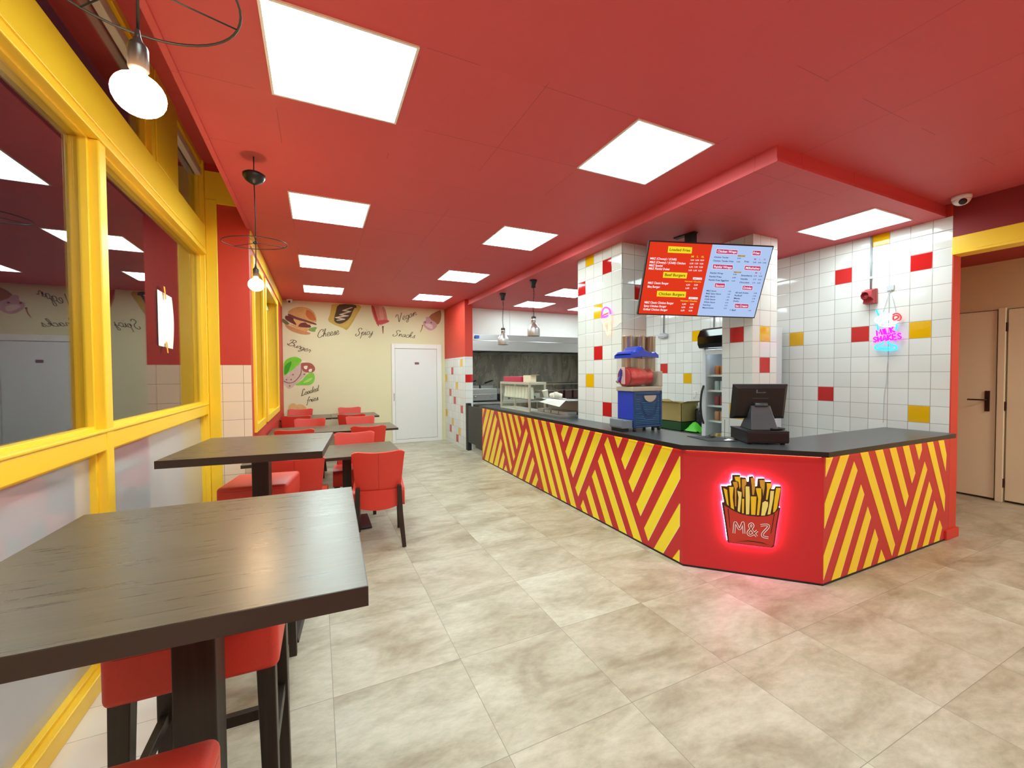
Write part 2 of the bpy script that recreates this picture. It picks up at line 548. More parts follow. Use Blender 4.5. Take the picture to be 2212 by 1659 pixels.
SR = [[[0.018,0.902],[0.103,0.901],[0.017,0.767]],[[0.2,0.904],[0.305,0.901],[0.008,0.404],[0.01,0.58]],[[0.373,0.843],[0.417,0.774],[0.005,0.04],[0.004,0.213]],[[0.469,0.661],[0.515,0.583],[0.211,0.012],[0.103,0.012]],[[0.566,0.482],[0.613,0.397],[0.418,0.012],[0.306,0.012]],[[0.671,0.296],[0.72,0.205],[0.617,0.012],[0.511,0.012]],[[0.769,0.117],[0.826,0.03],[0.824,0.012],[0.716,0.012]],[[0.453,0.899],[0.558,0.898],[0.975,0.12],[0.93,0.035]],[[0.658,0.898],[0.767,0.901],[1.072,0.305],[1.027,0.219]],[[0.869,0.897],[0.967,0.899],[1.178,0.483],[1.131,0.398]],[[1.072,0.898],[1.171,0.898],[1.285,0.664],[1.23,0.581]],[[1.274,0.897],[1.381,0.897],[1.388,0.847],[1.341,0.763]],[[1.442,0.741],[1.487,0.67],[1.119,0.012],[1.021,0.012]],[[1.529,0.563],[1.582,0.478],[1.323,0.012],[1.224,0.012]],[[1.629,0.384],[1.682,0.3],[1.527,0.012],[1.43,0.012]],[[1.729,0.199],[1.778,0.126],[1.726,0.012],[1.63,0.012]],[[1.478,0.899],[1.582,0.899],[1.824,0.406],[1.816,0.26]],[[1.679,0.899],[1.782,0.898],[1.837,0.765],[1.824,0.619]]]
LG = {"outline":[[0.26,0.655],[0.302,0.657],[0.308,0.664],[0.328,0.666],[0.324,0.697],[0.335,0.706],[0.335,0.744],[0.388,0.748],[0.388,0.731],[0.401,0.732],[0.425,0.73],[0.433,0.702],[0.441,0.703],[0.443,0.738],[0.47,0.746],[0.482,0.714],[0.485,0.673],[0.496,0.676],[0.499,0.73],[0.542,0.734],[0.549,0.712],[0.584,0.715],[0.588,0.682],[0.588,0.662],[0.604,0.664],[0.612,0.685],[0.644,0.685],[0.648,0.676],[0.634,0.537],[0.643,0.529],[0.627,0.422],[0.607,0.248],[0.591,0.236],[0.312,0.236],[0.306,0.244],[0.289,0.377],[0.265,0.531],[0.281,0.535],[0.267,0.612]],"gold":[[[0.35,0.732],[0.387,0.735],[0.39,0.665],[0.384,0.643],[0.376,0.697],[0.356,0.704]],[[0.556,0.702],[0.585,0.703],[0.584,0.67],[0.573,0.657],[0.563,0.582],[0.552,0.581],[0.559,0.663]],[[0.277,0.642],[0.302,0.63],[0.313,0.511],[0.301,0.522]],[[0.315,0.653],[0.345,0.656],[0.339,0.577],[0.349,0.487],[0.327,0.5]],[[0.4,0.573],[0.414,0.575],[0.412,0.467],[0.401,0.466]],[[0.457,0.596],[0.493,0.599],[0.486,0.463],[0.46,0.462]],[[0.489,0.66],[0.523,0.662],[0.523,0.595],[0.51,0.464],[0.496,0.462],[0.504,0.584],[0.491,0.641]],[[0.616,0.673],[0.644,0.675],[0.622,0.527],[0.61,0.502],[0.597,0.493],[0.606,0.595]]],"amber":[[[0.338,0.693],[0.368,0.696],[0.373,0.663],[0.363,0.642],[0.362,0.512],[0.355,0.513],[0.352,0.645],[0.344,0.669]],[[0.398,0.718],[0.431,0.722],[0.426,0.68],[0.417,0.667],[0.414,0.588],[0.407,0.587],[0.398,0.666]],[[0.455,0.731],[0.481,0.733],[0.484,0.673],[0.477,0.609],[0.466,0.608],[0.462,0.671]],[[0.511,0.721],[0.545,0.724],[0.544,0.666],[0.535,0.604],[0.53,0.653],[0.516,0.676]]],"pale":[[[0.369,0.63],[0.397,0.622],[0.397,0.599],[0.387,0.471],[0.372,0.479],[0.377,0.58]],[[0.422,0.667],[0.447,0.668],[0.451,0.588],[0.447,0.463],[0.426,0.46]],[[0.531,0.558],[0.547,0.572],[0.567,0.566],[0.566,0.538],[0.547,0.466],[0.523,0.463]],[[0.58,0.649],[0.603,0.651],[0.599,0.594],[0.581,0.48],[0.563,0.474],[0.575,0.559]]],"box":[[[0.282,0.514],[0.303,0.501],[0.341,0.48],[0.388,0.46],[0.447,0.452],[0.504,0.453],[0.561,0.463],[0.6,0.482],[0.627,0.512],[0.634,0.524],[0.617,0.417],[0.602,0.26],[0.588,0.241],[0.318,0.241],[0.3,0.383]]],"dark":[[[0.305,0.489],[0.313,0.49],[0.325,0.344],[0.32,0.351]],[[0.603,0.484],[0.609,0.485],[0.588,0.34],[0.583,0.339]],[[0.361,0.249],[0.441,0.271],[0.531,0.268],[0.584,0.251],[0.524,0.261],[0.441,0.263]]],"let":[[[0.348,0.311],[0.351,0.36],[0.356,0.394],[0.367,0.378],[0.384,0.347],[0.397,0.373],[0.407,0.4],[0.411,0.367],[0.414,0.317]],[[0.497,0.307],[0.473,0.337],[0.453,0.368],[0.45,0.386],[0.464,0.397],[0.472,0.383],[0.462,0.361],[0.443,0.337],[0.441,0.319],[0.454,0.31],[0.473,0.321],[0.499,0.349]],[[0.52,0.391],[0.547,0.398],[0.567,0.398],[0.567,0.382],[0.548,0.355],[0.533,0.331],[0.536,0.312],[0.57,0.307]]]}
NS = {"cyan":[[[2.236,2.119],[2.211,2.052]],[[2.223,1.976],[2.221,1.936],[2.218,1.908]],[[2.068,1.958],[2.072,1.927],[2.08,1.895]],[[2.171,1.81],[2.176,1.789],[2.194,1.773],[2.225,1.767],[2.239,1.749],[2.234,1.729],[2.211,1.719],[2.148,1.713],[2.087,1.711],[2.069,1.722],[2.07,1.741],[2.083,1.753],[2.114,1.765],[2.131,1.78],[2.137,1.797],[2.13,1.814]],[[2.216,1.742],[2.157,1.737],[2.096,1.734]]],"white":[[[2.109,2.059],[2.161,2.067],[2.206,2.054],[2.238,2.03],[2.243,2.008],[2.219,1.986],[2.16,1.97],[2.09,1.967],[2.056,1.989],[2.048,2.001]],[[2.22,2.053],[2.179,2.042],[2.143,2.043],[2.106,2.037]],[[2.217,2.011],[2.187,1.996],[2.143,2.013],[2.099,1.993]],[[2.219,1.971],[2.16,1.945],[2.081,1.943]],[[2.183,2.021],[2.152,2.028],[2.108,2.025]]],"red":[[[2.102,2.05],[2.078,2.062],[2.053,2.05],[2.038,2.024],[2.044,1.998],[2.065,1.987]],[[2.098,2.037],[2.095,2.002],[2.074,2.007],[2.055,2.026],[2.074,2.042],[2.098,2.037]]],"cord":[[[2.136,2.308],[2.154,2.224],[2.186,2.092]],[[2.134,2.308],[2.108,2.195],[2.086,2.081]],[[2.14,2.295],[2.138,2.07]],[[2.137,1.704],[2.14,1.628],[2.15,1.518],[2.153,1.381],[2.169,1.27],[2.173,0.993]]],"hook":[[[2.165,2.341],[2.104,2.345],[2.105,2.297],[2.16,2.294]]],"milk":[[[2.221,1.858],[2.07,1.884]]],"shakes":[[[2.25,1.795],[2.018,1.814]]],"milktop":[[[2.232,1.912],[2.083,1.937]]],"shtop":[[[2.255,1.846],[2.027,1.871]]]}
NI = {"purple":[[[3.767,2.108],[3.774,2.152],[3.761,2.19],[3.731,2.217],[3.692,2.22],[3.654,2.205],[3.628,2.175],[3.621,2.138]],[[3.751,2.14],[3.746,2.13],[3.736,2.119],[3.702,2.121],[3.666,2.129]]],"white":[[[3.726,2.195],[3.688,2.192],[3.659,2.176],[3.688,2.171],[3.722,2.166]]],"pink":[[[3.754,2.131],[3.736,2.145],[3.697,2.148],[3.659,2.155]]],"warm":[[[3.771,2.108],[3.756,2.076],[3.722,2.011],[3.676,1.935],[3.659,1.933],[3.649,2.003],[3.64,2.092],[3.63,2.133]],[[3.749,2.084],[3.702,2.091],[3.656,2.097]],[[3.734,2.053],[3.688,2.062],[3.647,2.071]]],"cord":[[[3.616,1.967],[3.556,1.978],[3.492,2.007],[3.435,2.03]]]}
TVB = [["yellow",[-0.402,0.294],[-0.179,0.293],[-0.174,0.239],[-0.398,0.238]],["yellow",[-0.404,0.068],[-0.177,0.068],[-0.176,0.016],[-0.402,0.016]],["yellow",[-0.433,-0.105],[-0.153,-0.104],[-0.148,-0.159],[-0.429,-0.158]],["white",[-0.115,0.03],[-0.029,0.029],[-0.027,0.01],[-0.114,0.01]],["white",[-0.117,-0.152],[-0.029,-0.152],[-0.027,-0.172],[-0.115,-0.172]],["mag",[0.052,0.288],[0.25,0.285],[0.253,0.249],[0.055,0.25]],["mag",[0.393,0.288],[0.47,0.288],[0.475,0.249],[0.399,0.249]],["gold",[0.26,0.245],[0.335,0.245],[0.337,0.23],[0.263,0.229]],["mag",[0.049,0.154],[0.239,0.152],[0.244,0.115],[0.053,0.115]],["mag",[0.354,0.153],[0.507,0.152],[0.513,0.114],[0.358,0.116]],["gold",[0.259,0.098],[0.335,0.098],[0.336,0.085],[0.261,0.085]],["mag",[0.108,-0.015],[0.205,-0.016],[0.208,-0.055],[0.111,-0.054]],["mag",[0.382,-0.028],[0.48,-0.03],[0.484,-0.067],[0.386,-0.066]],["mag",[0.349,-0.199],[0.486,-0.201],[0.49,-0.239],[0.353,-0.238]]]
TVT = [["Loaded Fries","brown",-0.385,0.266,0.193,0.027],["Beef Burgers","brown",-0.387,0.044,0.195,0.03],["Chicken Burgers","brown",-0.413,-0.132,0.248,0.03],["M","yel",-0.171,0.214,0.022,0.02],["L","yel",-0.119,0.215,0.014,0.019],["XL","yel",-0.08,0.215,0.029,0.019],["M&Z (Cheesy) / (Chilli)","white",-0.55,0.183,0.246,0.021],["M&Z (Cheesy) / (Chilli) Chicken","white",-0.549,0.151,0.337,0.022],["M&Z Special","white",-0.549,0.122,0.126,0.022],["M&Z Painful Dubai","white",-0.549,0.094,0.196,0.022],["M&Z Classic Burger","white",-0.533,-0.034,0.197,0.023],["Bbq Burger","white",-0.532,-0.069,0.121,0.023],["M&Z Classic Chicken Burger","white",-0.535,-0.216,0.283,0.024],["Spicy Chicken Burger","white",-0.536,-0.249,0.22,0.023],["Grilled Chicken Burger","white",-0.537,-0.282,0.238,0.023],["4,50","white",-0.173,0.183,0.034,0.014],["6,50","white",-0.127,0.184,0.035,0.014],["8,50","white",-0.079,0.185,0.034,0.014],["6,50","white",-0.174,0.153,0.035,0.015],["7,50","white",-0.128,0.154,0.034,0.015],["9,50","white",-0.08,0.154,0.035,0.015],["6,75","white",-0.172,0.122,0.034,0.015],["7,95","white",-0.126,0.123,0.035,0.015],["9,50","white",-0.078,0.124,0.035,0.015],["5,50","white",-0.173,0.092,0.034,0.014],["6,95","white",-0.127,0.092,0.035,0.015],["8,50","white",-0.079,0.093,0.034,0.015],["6,50","white",-0.166,-0.04,0.036,0.016],["8,25","white",-0.09,-0.038,0.035,0.016],["6,50","white",-0.167,-0.071,0.035,0.016],["8,75","white",-0.091,-0.07,0.036,0.016],["6,50","white",-0.168,-0.22,0.037,0.016],["8,50","white",-0.089,-0.219,0.035,0.016],["6,50","white",-0.168,-0.25,0.036,0.016],["8,50","white",-0.091,-0.25,0.036,0.017],["6,50","white",-0.169,-0.281,0.036,0.017],["8,50","white",-0.091,-0.281,0.035,0.016],["Normal / Double","yel",-0.186,-0.008,0.157,0.014],["Normal / Double","yel",-0.189,-0.189,0.16,0.016],["MENU +3,50","mag",-0.104,0.019,0.069,0.008],["MENU +3,50","mag",-0.108,-0.162,0.072,0.009],["Chicken Wraps","white",0.063,0.27,0.18,0.025],["Fries","white",0.402,0.269,0.061,0.024],["MENU +3,50","navy",0.267,0.237,0.062,0.008],["Chicken Tender","navy",0.042,0.218,0.14,0.015],["6,50","navy",0.264,0.216,0.034,0.011],["Chicken Tender Fries","navy",0.041,0.186,0.194,0.016],["7,50","navy",0.265,0.185,0.033,0.012],["M","mag",0.426,0.214,0.018,0.016],["L","mag",0.477,0.216,0.008,0.016],["XL","mag",0.516,0.216,0.023,0.016],["Fries","navy",0.339,0.19,0.043,0.016],["3,00","navy",0.422,0.186,0.031,0.012],["4,00","navy",0.469,0.186,0.032,0.011],["5,00","navy",0.516,0.186,0.033,0.011],["Painful Wraps","white",0.062,0.133,0.171,0.025],["Milkshakes","white",0.366,0.134,0.135,0.024],["MENU +3,50","navy",0.266,0.092,0.064,0.007],["Painful Wrap","navy",0.038,0.076,0.125,0.016],["6,50","navy",0.262,0.072,0.033,0.011],["Painful Fries","navy",0.038,0.044,0.117,0.016],["6,50","navy",0.261,0.042,0.033,0.012],["Painful Fries Eggplant","navy",0.039,0.013,0.195,0.017],["6,50","navy",0.262,0.012,0.033,0.011],["M","mag",0.47,0.093,0.018,0.015],["L","mag",0.52,0.092,0.011,0.014],["Strawberry","navy",0.34,0.065,0.11,0.017],["3,75","navy",0.464,0.065,0.029,0.012],["4,50","navy",0.512,0.065,0.033,0.011],["Vanilla","navy",0.341,0.033,0.072,0.016],["3,75","navy",0.465,0.034,0.029,0.012],["4,50","navy",0.512,0.033,0.033,0.011],["Chocolate","navy",0.341,0.002,0.096,0.016],["3,75","navy",0.466,0.002,0.029,0.012],["4,50","navy",0.513,0.002,0.032,0.012],["Sauces","white",0.118,-0.036,0.081,0.024],["Drinks","white",0.393,-0.048,0.08,0.026],["M&Z Sauce","navy",0.041,-0.087,0.094,0.015],["1,00","navy",0.252,-0.086,0.028,0.011],["M&Z Spicy Sauce","navy",0.041,-0.113,0.148,0.015],["1,00","navy",0.252,-0.112,0.027,0.011],["BBQ Sauce","navy",0.04,-0.14,0.098,0.016],["1,00","navy",0.251,-0.139,0.028,0.01],["Chilli Sauce","navy",0.04,-0.166,0.105,0.016],["1,00","navy",0.251,-0.166,0.027,0.011],["White Sauce","navy",0.039,-0.194,0.11,0.016],["0,75","navy",0.25,-0.193,0.029,0.011],["Ketchup","navy",0.038,-0.221,0.074,0.016],["0,75","navy",0.251,-0.22,0.027,0.011],["Mayonnaise","navy",0.038,-0.248,0.11,0.015],["0,75","navy",0.25,-0.248,0.028,0.011],["All Soft Drinks","navy",0.325,-0.095,0.131,0.016],["2,50","navy",0.508,-0.094,0.03,0.012],["Redbull","navy",0.325,-0.121,0.071,0.016],["2,50","navy",0.506,-0.12,0.031,0.011],["Masaa","navy",0.325,-0.148,0.06,0.016],["2,50","navy",0.505,-0.146,0.03,0.011],["Dushy","navy",0.326,-0.174,0.055,0.016],["2,50","navy",0.504,-0.173,0.03,0.01],["Ice Cream","white",0.36,-0.219,0.118,0.025],["1 Ball","navy",0.315,-0.262,0.055,0.017],["1,50","navy",0.496,-0.26,0.03,0.011]]
MP = {"burger":[["d7a564",[[-0.499,2.748],[-0.384,2.833],[-0.256,2.863],[-0.126,2.835],[-0.036,2.767],[0.002,2.668],[-0.006,2.565],[-0.143,2.595],[-0.298,2.638],[-0.45,2.701]]],["c86e32",[[-0.166,2.803],[-0.062,2.751],[-0.005,2.609],[-0.117,2.618],[-0.181,2.701]]],["c88c5a",[[-0.56,2.518],[-0.491,2.485],[-0.327,2.421],[-0.173,2.369],[-0.108,2.35],[-0.135,2.316],[-0.265,2.315],[-0.43,2.367],[-0.53,2.441]]],["82a050",[[-0.146,2.428],[-0.067,2.461],[0.012,2.464],[-0.015,2.412],[-0.029,2.375],[-0.121,2.386]]],["6e6e3c",[[-0.596,2.608],[-0.54,2.583],[-0.478,2.515],[-0.529,2.498],[-0.603,2.551]]],["d7a05f",[[-0.491,2.507],[-0.313,2.479],[-0.146,2.443],[-0.173,2.369],[-0.25,2.395],[-0.314,2.421]]],["6e322d",[[-0.541,2.668],[-0.45,2.658],[-0.35,2.563],[-0.345,2.492],[-0.427,2.524],[-0.54,2.597]]],["6e322d",[[-0.313,2.5],[-0.261,2.546],[-0.17,2.55],[-0.106,2.502],[-0.106,2.456],[-0.211,2.455],[-0.314,2.465]]],["e1af6e",[[-0.4,2.618],[-0.17,2.579],[-0.039,2.542],[-0.132,2.509],[-0.196,2.553],[-0.261,2.553],[-0.352,2.463],[-0.358,2.52]]],["783c3c",[[-0.487,2.713],[-0.349,2.656],[-0.169,2.601],[-0.006,2.543],[-0.013,2.514],[-0.17,2.557],[-0.362,2.609],[-0.488,2.67]]]],"fries":[["c8aa50",[[0.343,2.952],[0.834,2.966],[0.788,2.784],[0.599,2.458],[0.502,2.469],[0.236,2.591],[0.258,2.74],[0.288,2.889]]],["503c28",[[0.439,2.951],[0.762,2.957],[0.703,2.795],[0.588,2.638],[0.447,2.557],[0.338,2.611],[0.368,2.791]]],["cdb45a",[[0.733,2.902],[0.803,2.815],[0.673,2.642],[0.586,2.503],[0.503,2.529],[0.616,2.639]]],["d7cdb4",[[0.677,2.914],[0.507,2.843],[0.514,2.829],[0.669,2.89]]],["d7cdb4",[[0.647,2.829],[0.45,2.758],[0.457,2.739],[0.647,2.809]]],["d7cdb4",[[0.589,2.74],[0.374,2.694],[0.373,2.672],[0.596,2.718]]],["d7cdb4",[[0.532,2.665],[0.393,2.636],[0.393,2.617],[0.532,2.643]]],["d7cdb4",[[0.507,2.843],[0.647,2.829],[0.644,2.814],[0.507,2.825]]],["d7cdb4",[[0.45,2.751],[0.589,2.74],[0.586,2.72],[0.453,2.733]]],["d7cdb4",[[0.374,2.687],[0.532,2.665],[0.525,2.647],[0.373,2.668]]]],"wrap":[["78cd32",[[-0.586,1.729],[-0.515,1.83],[-0.4,1.867],[-0.324,1.846],[-0.273,1.789],[-0.378,1.658],[-0.494,1.544],[-0.584,1.473]]],["3ca014",[[-0.568,1.687],[-0.453,1.773],[-0.506,1.587],[-0.577,1.516]]],["82cd46",[[-0.187,1.513],[-0.108,1.557],[-0.055,1.527],[-0.043,1.439],[-0.071,1.352],[-0.151,1.302],[-0.281,1.304],[-0.397,1.313],[-0.28,1.398]]],["a8e06a",[[-0.254,1.354],[-0.136,1.44],[-0.083,1.44],[-0.15,1.368]]],["cdb9aa",[[-0.59,1.473],[-0.443,1.601],[-0.287,1.745],[-0.184,1.717],[-0.186,1.542],[-0.279,1.427],[-0.397,1.313],[-0.449,1.257],[-0.512,1.236],[-0.562,1.287],[-0.598,1.345]]],["a55a4b",[[-0.287,1.731],[-0.183,1.753],[-0.092,1.732],[-0.034,1.644],[-0.068,1.564],[-0.186,1.557],[-0.263,1.601]]],["ebe1d2",[[-0.236,1.68],[-0.171,1.688],[-0.185,1.622],[-0.224,1.63]]],["ebe1d2",[[-0.146,1.615],[-0.093,1.63],[-0.101,1.571],[-0.147,1.571]]],["ebe1d2",[[-0.273,1.774],[-0.221,1.796],[-0.189,1.768],[-0.248,1.753]]],["8a6450",[[-0.448,1.515],[-0.431,1.531],[-0.415,1.515],[-0.432,1.499]]],["8a6450",[[-0.481,1.415],[-0.465,1.431],[-0.448,1.415],[-0.465,1.399]]],["8a6450",[[-0.563,1.416],[-0.547,1.431],[-0.531,1.416],[-0.547,1.4]]],["8a6450",[[-0.249,1.521],[-0.232,1.537],[-0.215,1.521],[-0.233,1.505]]],["8a6450",[[-0.509,1.294],[-0.492,1.309],[-0.476,1.293],[-0.493,1.278]]],["8a6450",[[-0.587,1.395],[-0.51,1.358],[-0.408,1.388],[-0.303,1.529],[-0.288,1.687],[-0.283,1.528],[-0.396,1.374],[-0.51,1.341],[-0.588,1.373]]]],"chips":[["dcb478",[[-0.545,0.772],[-0.519,0.857],[-0.505,0.914],[-0.428,0.947],[-0.378,0.909],[-0.326,0.925],[-0.236,0.889],[-0.198,0.815],[-0.175,0.609],[-0.51,0.627]]]],"shake":[["c88274",[[1.065,2.959],[1.32,2.965],[1.395,2.69],[1.41,2.642],[1.183,2.575]]],["be3c3c",[[1.065,2.959],[1.119,2.96],[1.214,2.585],[1.183,2.575]]],["d29684",[[1.219,2.954],[1.289,2.955],[1.317,2.71],[1.254,2.667]]],["c84a50",[[1.192,2.656],[1.395,2.682],[1.41,2.634],[1.183,2.575]]],["6e4632",[[1.279,2.535],[1.299,2.552],[1.318,2.537],[1.31,2.516],[1.305,2.395],[1.293,2.39],[1.283,2.515]]]],"cone":[["a56e4b",[[2.299,2.794],[2.526,2.951],[2.578,2.937],[2.576,2.766],[2.488,2.634]]],["c8a0a5",[[2.231,2.782],[2.299,2.794],[2.35,2.737],[2.453,2.675],[2.487,2.608],[2.434,2.538],[2.347,2.492],[2.262,2.514],[2.178,2.594],[2.17,2.678],[2.23,2.715]]],["e1c8c3",[[2.212,2.621],[2.281,2.65],[2.383,2.603],[2.365,2.535],[2.28,2.557]]],["7a4a46",[[2.196,2.671],[2.213,2.689],[2.23,2.673],[2.212,2.655]]],["7a4a46",[[2.332,2.669],[2.35,2.687],[2.367,2.67],[2.349,2.653]]],["7a4a46",[[2.136,2.593],[2.153,2.61],[2.169,2.594],[2.152,2.577]]],["a0643c",[[2.092,2.44],[2.134,2.492],[2.161,2.585],[2.144,2.589],[2.126,2.517]]]]}
MW = [["Burger",[-0.532,2.11],[-0.135,1.952],0.127],["Cheese",[0.016,2.252],[0.422,2.34],0.152],["Spicy",[0.742,2.316],[1.088,2.363],0.149],["Snacks",[1.5,2.341],[1.974,2.306],0.132],["Vegan",[1.592,2.631],[2.034,2.823],0.164],["Loaded",[-0.295,1.086],[0.028,1.187],0.115],["fries",[-0.194,0.949],[0.016,0.997],0.109]]
# ------------------------------------------------------------------ room shell
YB, YF = -2.2, 9.3          # wall behind the camera, far wall
ZC, ZS, ZR = 2.98, 2.87, 3.55
m = MB(); m.box(-.5, 7.3, YB-.1, 9.5, -.06, 0, FLOOR); m.box(-1.4, -.5001, YB-.1, 9.5, -.06, 0, tile('white_floor_tile', 'f1ece4', 1, .485, .2, -5., 9., .0012, 'b0a89c', .22, .03))
struct('floor', m)
# main ceiling, lowered soffit over the counter, raised pocket over the shop window
m = MB()
m.box(-.60, 5.10, YB, 1.75, ZC, 3.62, CEIL)
m.box(-.60, 2.733, 1.75, YF+.1, ZC, 3.62, CEIL)
m.box(2.733, 5.10, 1.75, 5.6, ZS, 3.62, CEIL)
m.box(2.733, 6.35, 5.6, YF+.1, ZS, 3.62, CEIL)
struct('ceiling', m)
struct('trim_1', MB().box(-.615, -.585, YB, 4.92, ZC-.012, ZC+.03, CEIL))
# thin shadow bead along the foot of the soffit
m = MB()
m.box(2.722, 2.733, 1.739, 8.1, ZS+.0, ZS+.022, CEIL)
m.box(2.733, 5.08, 1.739, 1.75, ZS+.0, ZS+.022, CEIL)
struct('trim_2', m)
struct('ceiling_pocket', MB().box(-1.3, -.60, YB, 5.0, ZR, ZR+.07, CEIL))
struct('wall_pocket', MB().box(-.60, -.585, YB, 4.92, ZC+.03, ZR, RED))
# left wall beyond the shop window (two window openings)
m = MB()
XL = -.6
W1 = (5.10, 5.94, .93, 2.72); W2 = (6.22, 8.02, .93, 2.72)
m.box(-.86, XL, 4.92, W1[0], 0, 3.2, RED)
m.box(-.86, XL, W1[1], W2[0], 0, 3.2, RED)
m.box(-.86, XL, W2[1], YF+.1, 0, 3.2, RED)
m.box(-.86, XL, W1[0], W1[1], 0, W1[2], RED); m.box(-.86, XL, W1[0], W1[1], W1[3], 3.2, RED)
m.box(-.86, XL, W2[0], W2[1], 0, W2[2], RED); m.box(-.86, XL, W2[0], W2[1], W2[3], 3.2, RED)
struct('wall_left', m)
# short return wall at the end of the shop window, cream tiles below, red above
TCRE = tile('cream_wall_tile', 'f4dfc8', 0, -.667, .176, 1.606, .1815, .0016, '8d8478', .12, .02)
m = MB()
m.box(-.86, XL, 4.905, 4.925, 0, 1.606, TCRE)
m.box(-.86, XL, 4.912, 4.925, 1.606, 3.2, RED)
m.box(-.98, XL, 4.925, 4.99, 3.2, 3.56, RED)
struct('wall_return', m)
struct('trim_3', MB().box(-.948, XL-.002, 4.893, 4.911, 3.165, 3.47, YEL), bevel=.004)
struct('trim_4', MB().box(XL, XL+.014, 4.99, YF-.15, 2.82, 2.975, YEL), bevel=.003)
def side_window(i, y0, y1, z0, z1):
    w = sgroup('window_%d' % i, (XL, (y0+y1)/2, z0))
    fr = MB(); a = .055
    for (b0, b1, c0, c1) in ((y0-.03, y0+a, z0-.03, z1+.03), (y1-a, y1+.03, z0-.03, z1+.03), (y0+a, y1-a, z0-.03, z0+a), (y0+a, y1-a, z1-a, z1+.03)):
        fr.box(XL-.004, XL+.022, b0, b1, c0, c1, YEL)
    obj('window_frame', fr, w, bevel=.004)
    rv = MB()
    rv.box(-.74, XL, y0+.001, y0+.02, z0, z1, YEL); rv.box(-.74, XL, y1-.02, y1-.001, z0, z1, YEL)
    rv.box(-.74, XL, y0+.02, y1-.02, z0+.001, z0+.02, YEL); rv.box(-.74, XL, y0+.02, y1-.02, z1-.02, z1-.001, YEL)
    obj('window_reveal', rv, w)
    sa = MB(); b = .05
    for (p0, p1, c0, c1) in ((y0+.02, y0+.02+b, z0+.02, z1-.02), (y1-.02-b, y1-.02, z0+.02, z1-.02), (y0+.02+b, y1-.02-b, z0+.02, z0+.02+b), (y0+.02+b, y1-.02-b, z1-.02-b, z1-.02)):
        sa.box(-.78, -.74, p0, p1, c0, c1, YEL)
    obj('sash', sa, w, bevel=.003)
    obj('ventilation_grille', MB().box(-.755, -.715, y0+.07, y1-.07, z1-.16, z1-.09, WHITE), w, bevel=.003)
    obj('glass_pane', MB().box(-.764, -.758, y0+.05, y1-.05, z0+.05, z1-.05, GLASSW), w)
side_window(2, *W1); side_window(3, *W2)
# far wall: beige mural wall with white door
DX0, DX1, DZ = 1.465, 2.575, 2.175
m = MB()
m.box(-.7, DX0, YF, YF+.12, 0, ZC+.2, BEIGE)
m.box(DX1, 2.86, YF, YF+.12, 0, ZC+.2, BEIGE)
m.box(DX0, DX1, YF, YF+.12, DZ, ZC+.2, BEIGE)
struct('wall_back', m)
d = sgroup('door_1', (2.02, YF, 0))
m = MB()
m.box(DX0, DX0+.07, YF-.03, YF+.05, 0, DZ, WHITE); m.box(DX1-.11, DX1, YF-.03, YF+.05, 0, DZ, WHITE)
m.box(DX0+.07, DX1-.11, YF-.03, YF+.05, DZ-.10, DZ, WHITE); m.box(DX0+.07, DX1-.11, YF-.03, YF+.05, 0, .075, WHITE)
obj('door_frame', m, d, bevel=.006)
m = MB().box(DX0+.075, DX1-.115, YF-.018, YF+.03, .082, DZ-.107, mat('white_door_leaf', 'e6e9ea', .3))
leaf = obj('door_leaf', m, d, bevel=.003)
obj('door_gasket', MB().box(DX0+.069, DX1-.109, YF-.008, YF+.0, .074, DZ-.099, mat('gasket', '55585c', .6)), d)
hd = MB(); hd.box(DX0+.035, DX0+.058, YF-.042, YF-.028, .93, 1.10, LIGHTG)
hd.bar((DX0+.046, YF-.06, .98), (DX0+.046, YF-.06, 1.09), .014, .014, LIGHTG)
hd.bar((DX0+.046, YF-.03, 1.08), (DX0+.046, YF-.065, 1.08), .014, .014, LIGHTG)
obj('door_handle', hd, leaf, bevel=.003)
obj('door_sign', MB().box(1.965, 2.06, YF-.024, YF-.017, 1.725, 1.775, mat('plum_sign', '7d5a66', .4)), leaf, bevel=.002)
# pier between dining room and kitchen: tiles below, red paint above
T = {}
def tset(key, ax, u0, p=.158):
    T[key] = dict(w=tile(key+'_white_tile', 'dfe3df', ax, u0, p), r=tile(key+'_red_tile', 'c22322', ax, u0, p), y=tile(key+'_yellow_tile', 'e3b208', ax, u0, p))
    return T[key]
def tiled(mb, ax, plane, u0, p, ua, ub, za, zb, cols, ts, z0=1.968, pz=.1575):
    # a tiled face, one quad per tile; cols maps (column, row) to a colour
    i0 = math.floor((ua-u0)/p+1e-6); i1 = math.ceil((ub-u0)/p-1e-6)
    j0 = math.floor((za-z0)/pz+1e-6); j1 = math.ceil((zb-z0)/pz-1e-6)
    for i in range(i0, i1):
        for j in range(j0, j1):
            a = max(ua, u0+i*p); b = min(ub, u0+(i+1)*p); c = max(za, z0+j*pz); d = min(zb, z0+(j+1)*pz)
            if b-a < 1e-4 or d-c < 1e-4:
                continue
            k = ts[cols.get((i, j), 'w')]
            if ax == 1:
                mb.poly([(plane, a, c), (plane, b, c), (plane, b, d), (plane, a, d)], k)
            else:
                mb.poly([(a, plane, c), (b, plane, c), (b, plane, d), (a, plane, d)], k)
def cols_from(lst, u0, p, z0=1.968, pz=.1575):
    return {(math.floor((u-u0)/p), math.floor((z-z0)/pz)): c for u, z, c in lst}
def solid(mb, x0, x1, y0, y1, z0, z1, m):
    e = .012
    mb.box(x0+e, x1-e, y0+e, y1-e, z0, z1, m)
ZT = 1.85
pier_y = tset('pier_side', 1, 7.85); pier_x = tset('pier_front', 0, 2.655)
m = MB()
solid(m, 2.655, 2.815, 7.85, YF+.1, 0, ZT, WHITE)
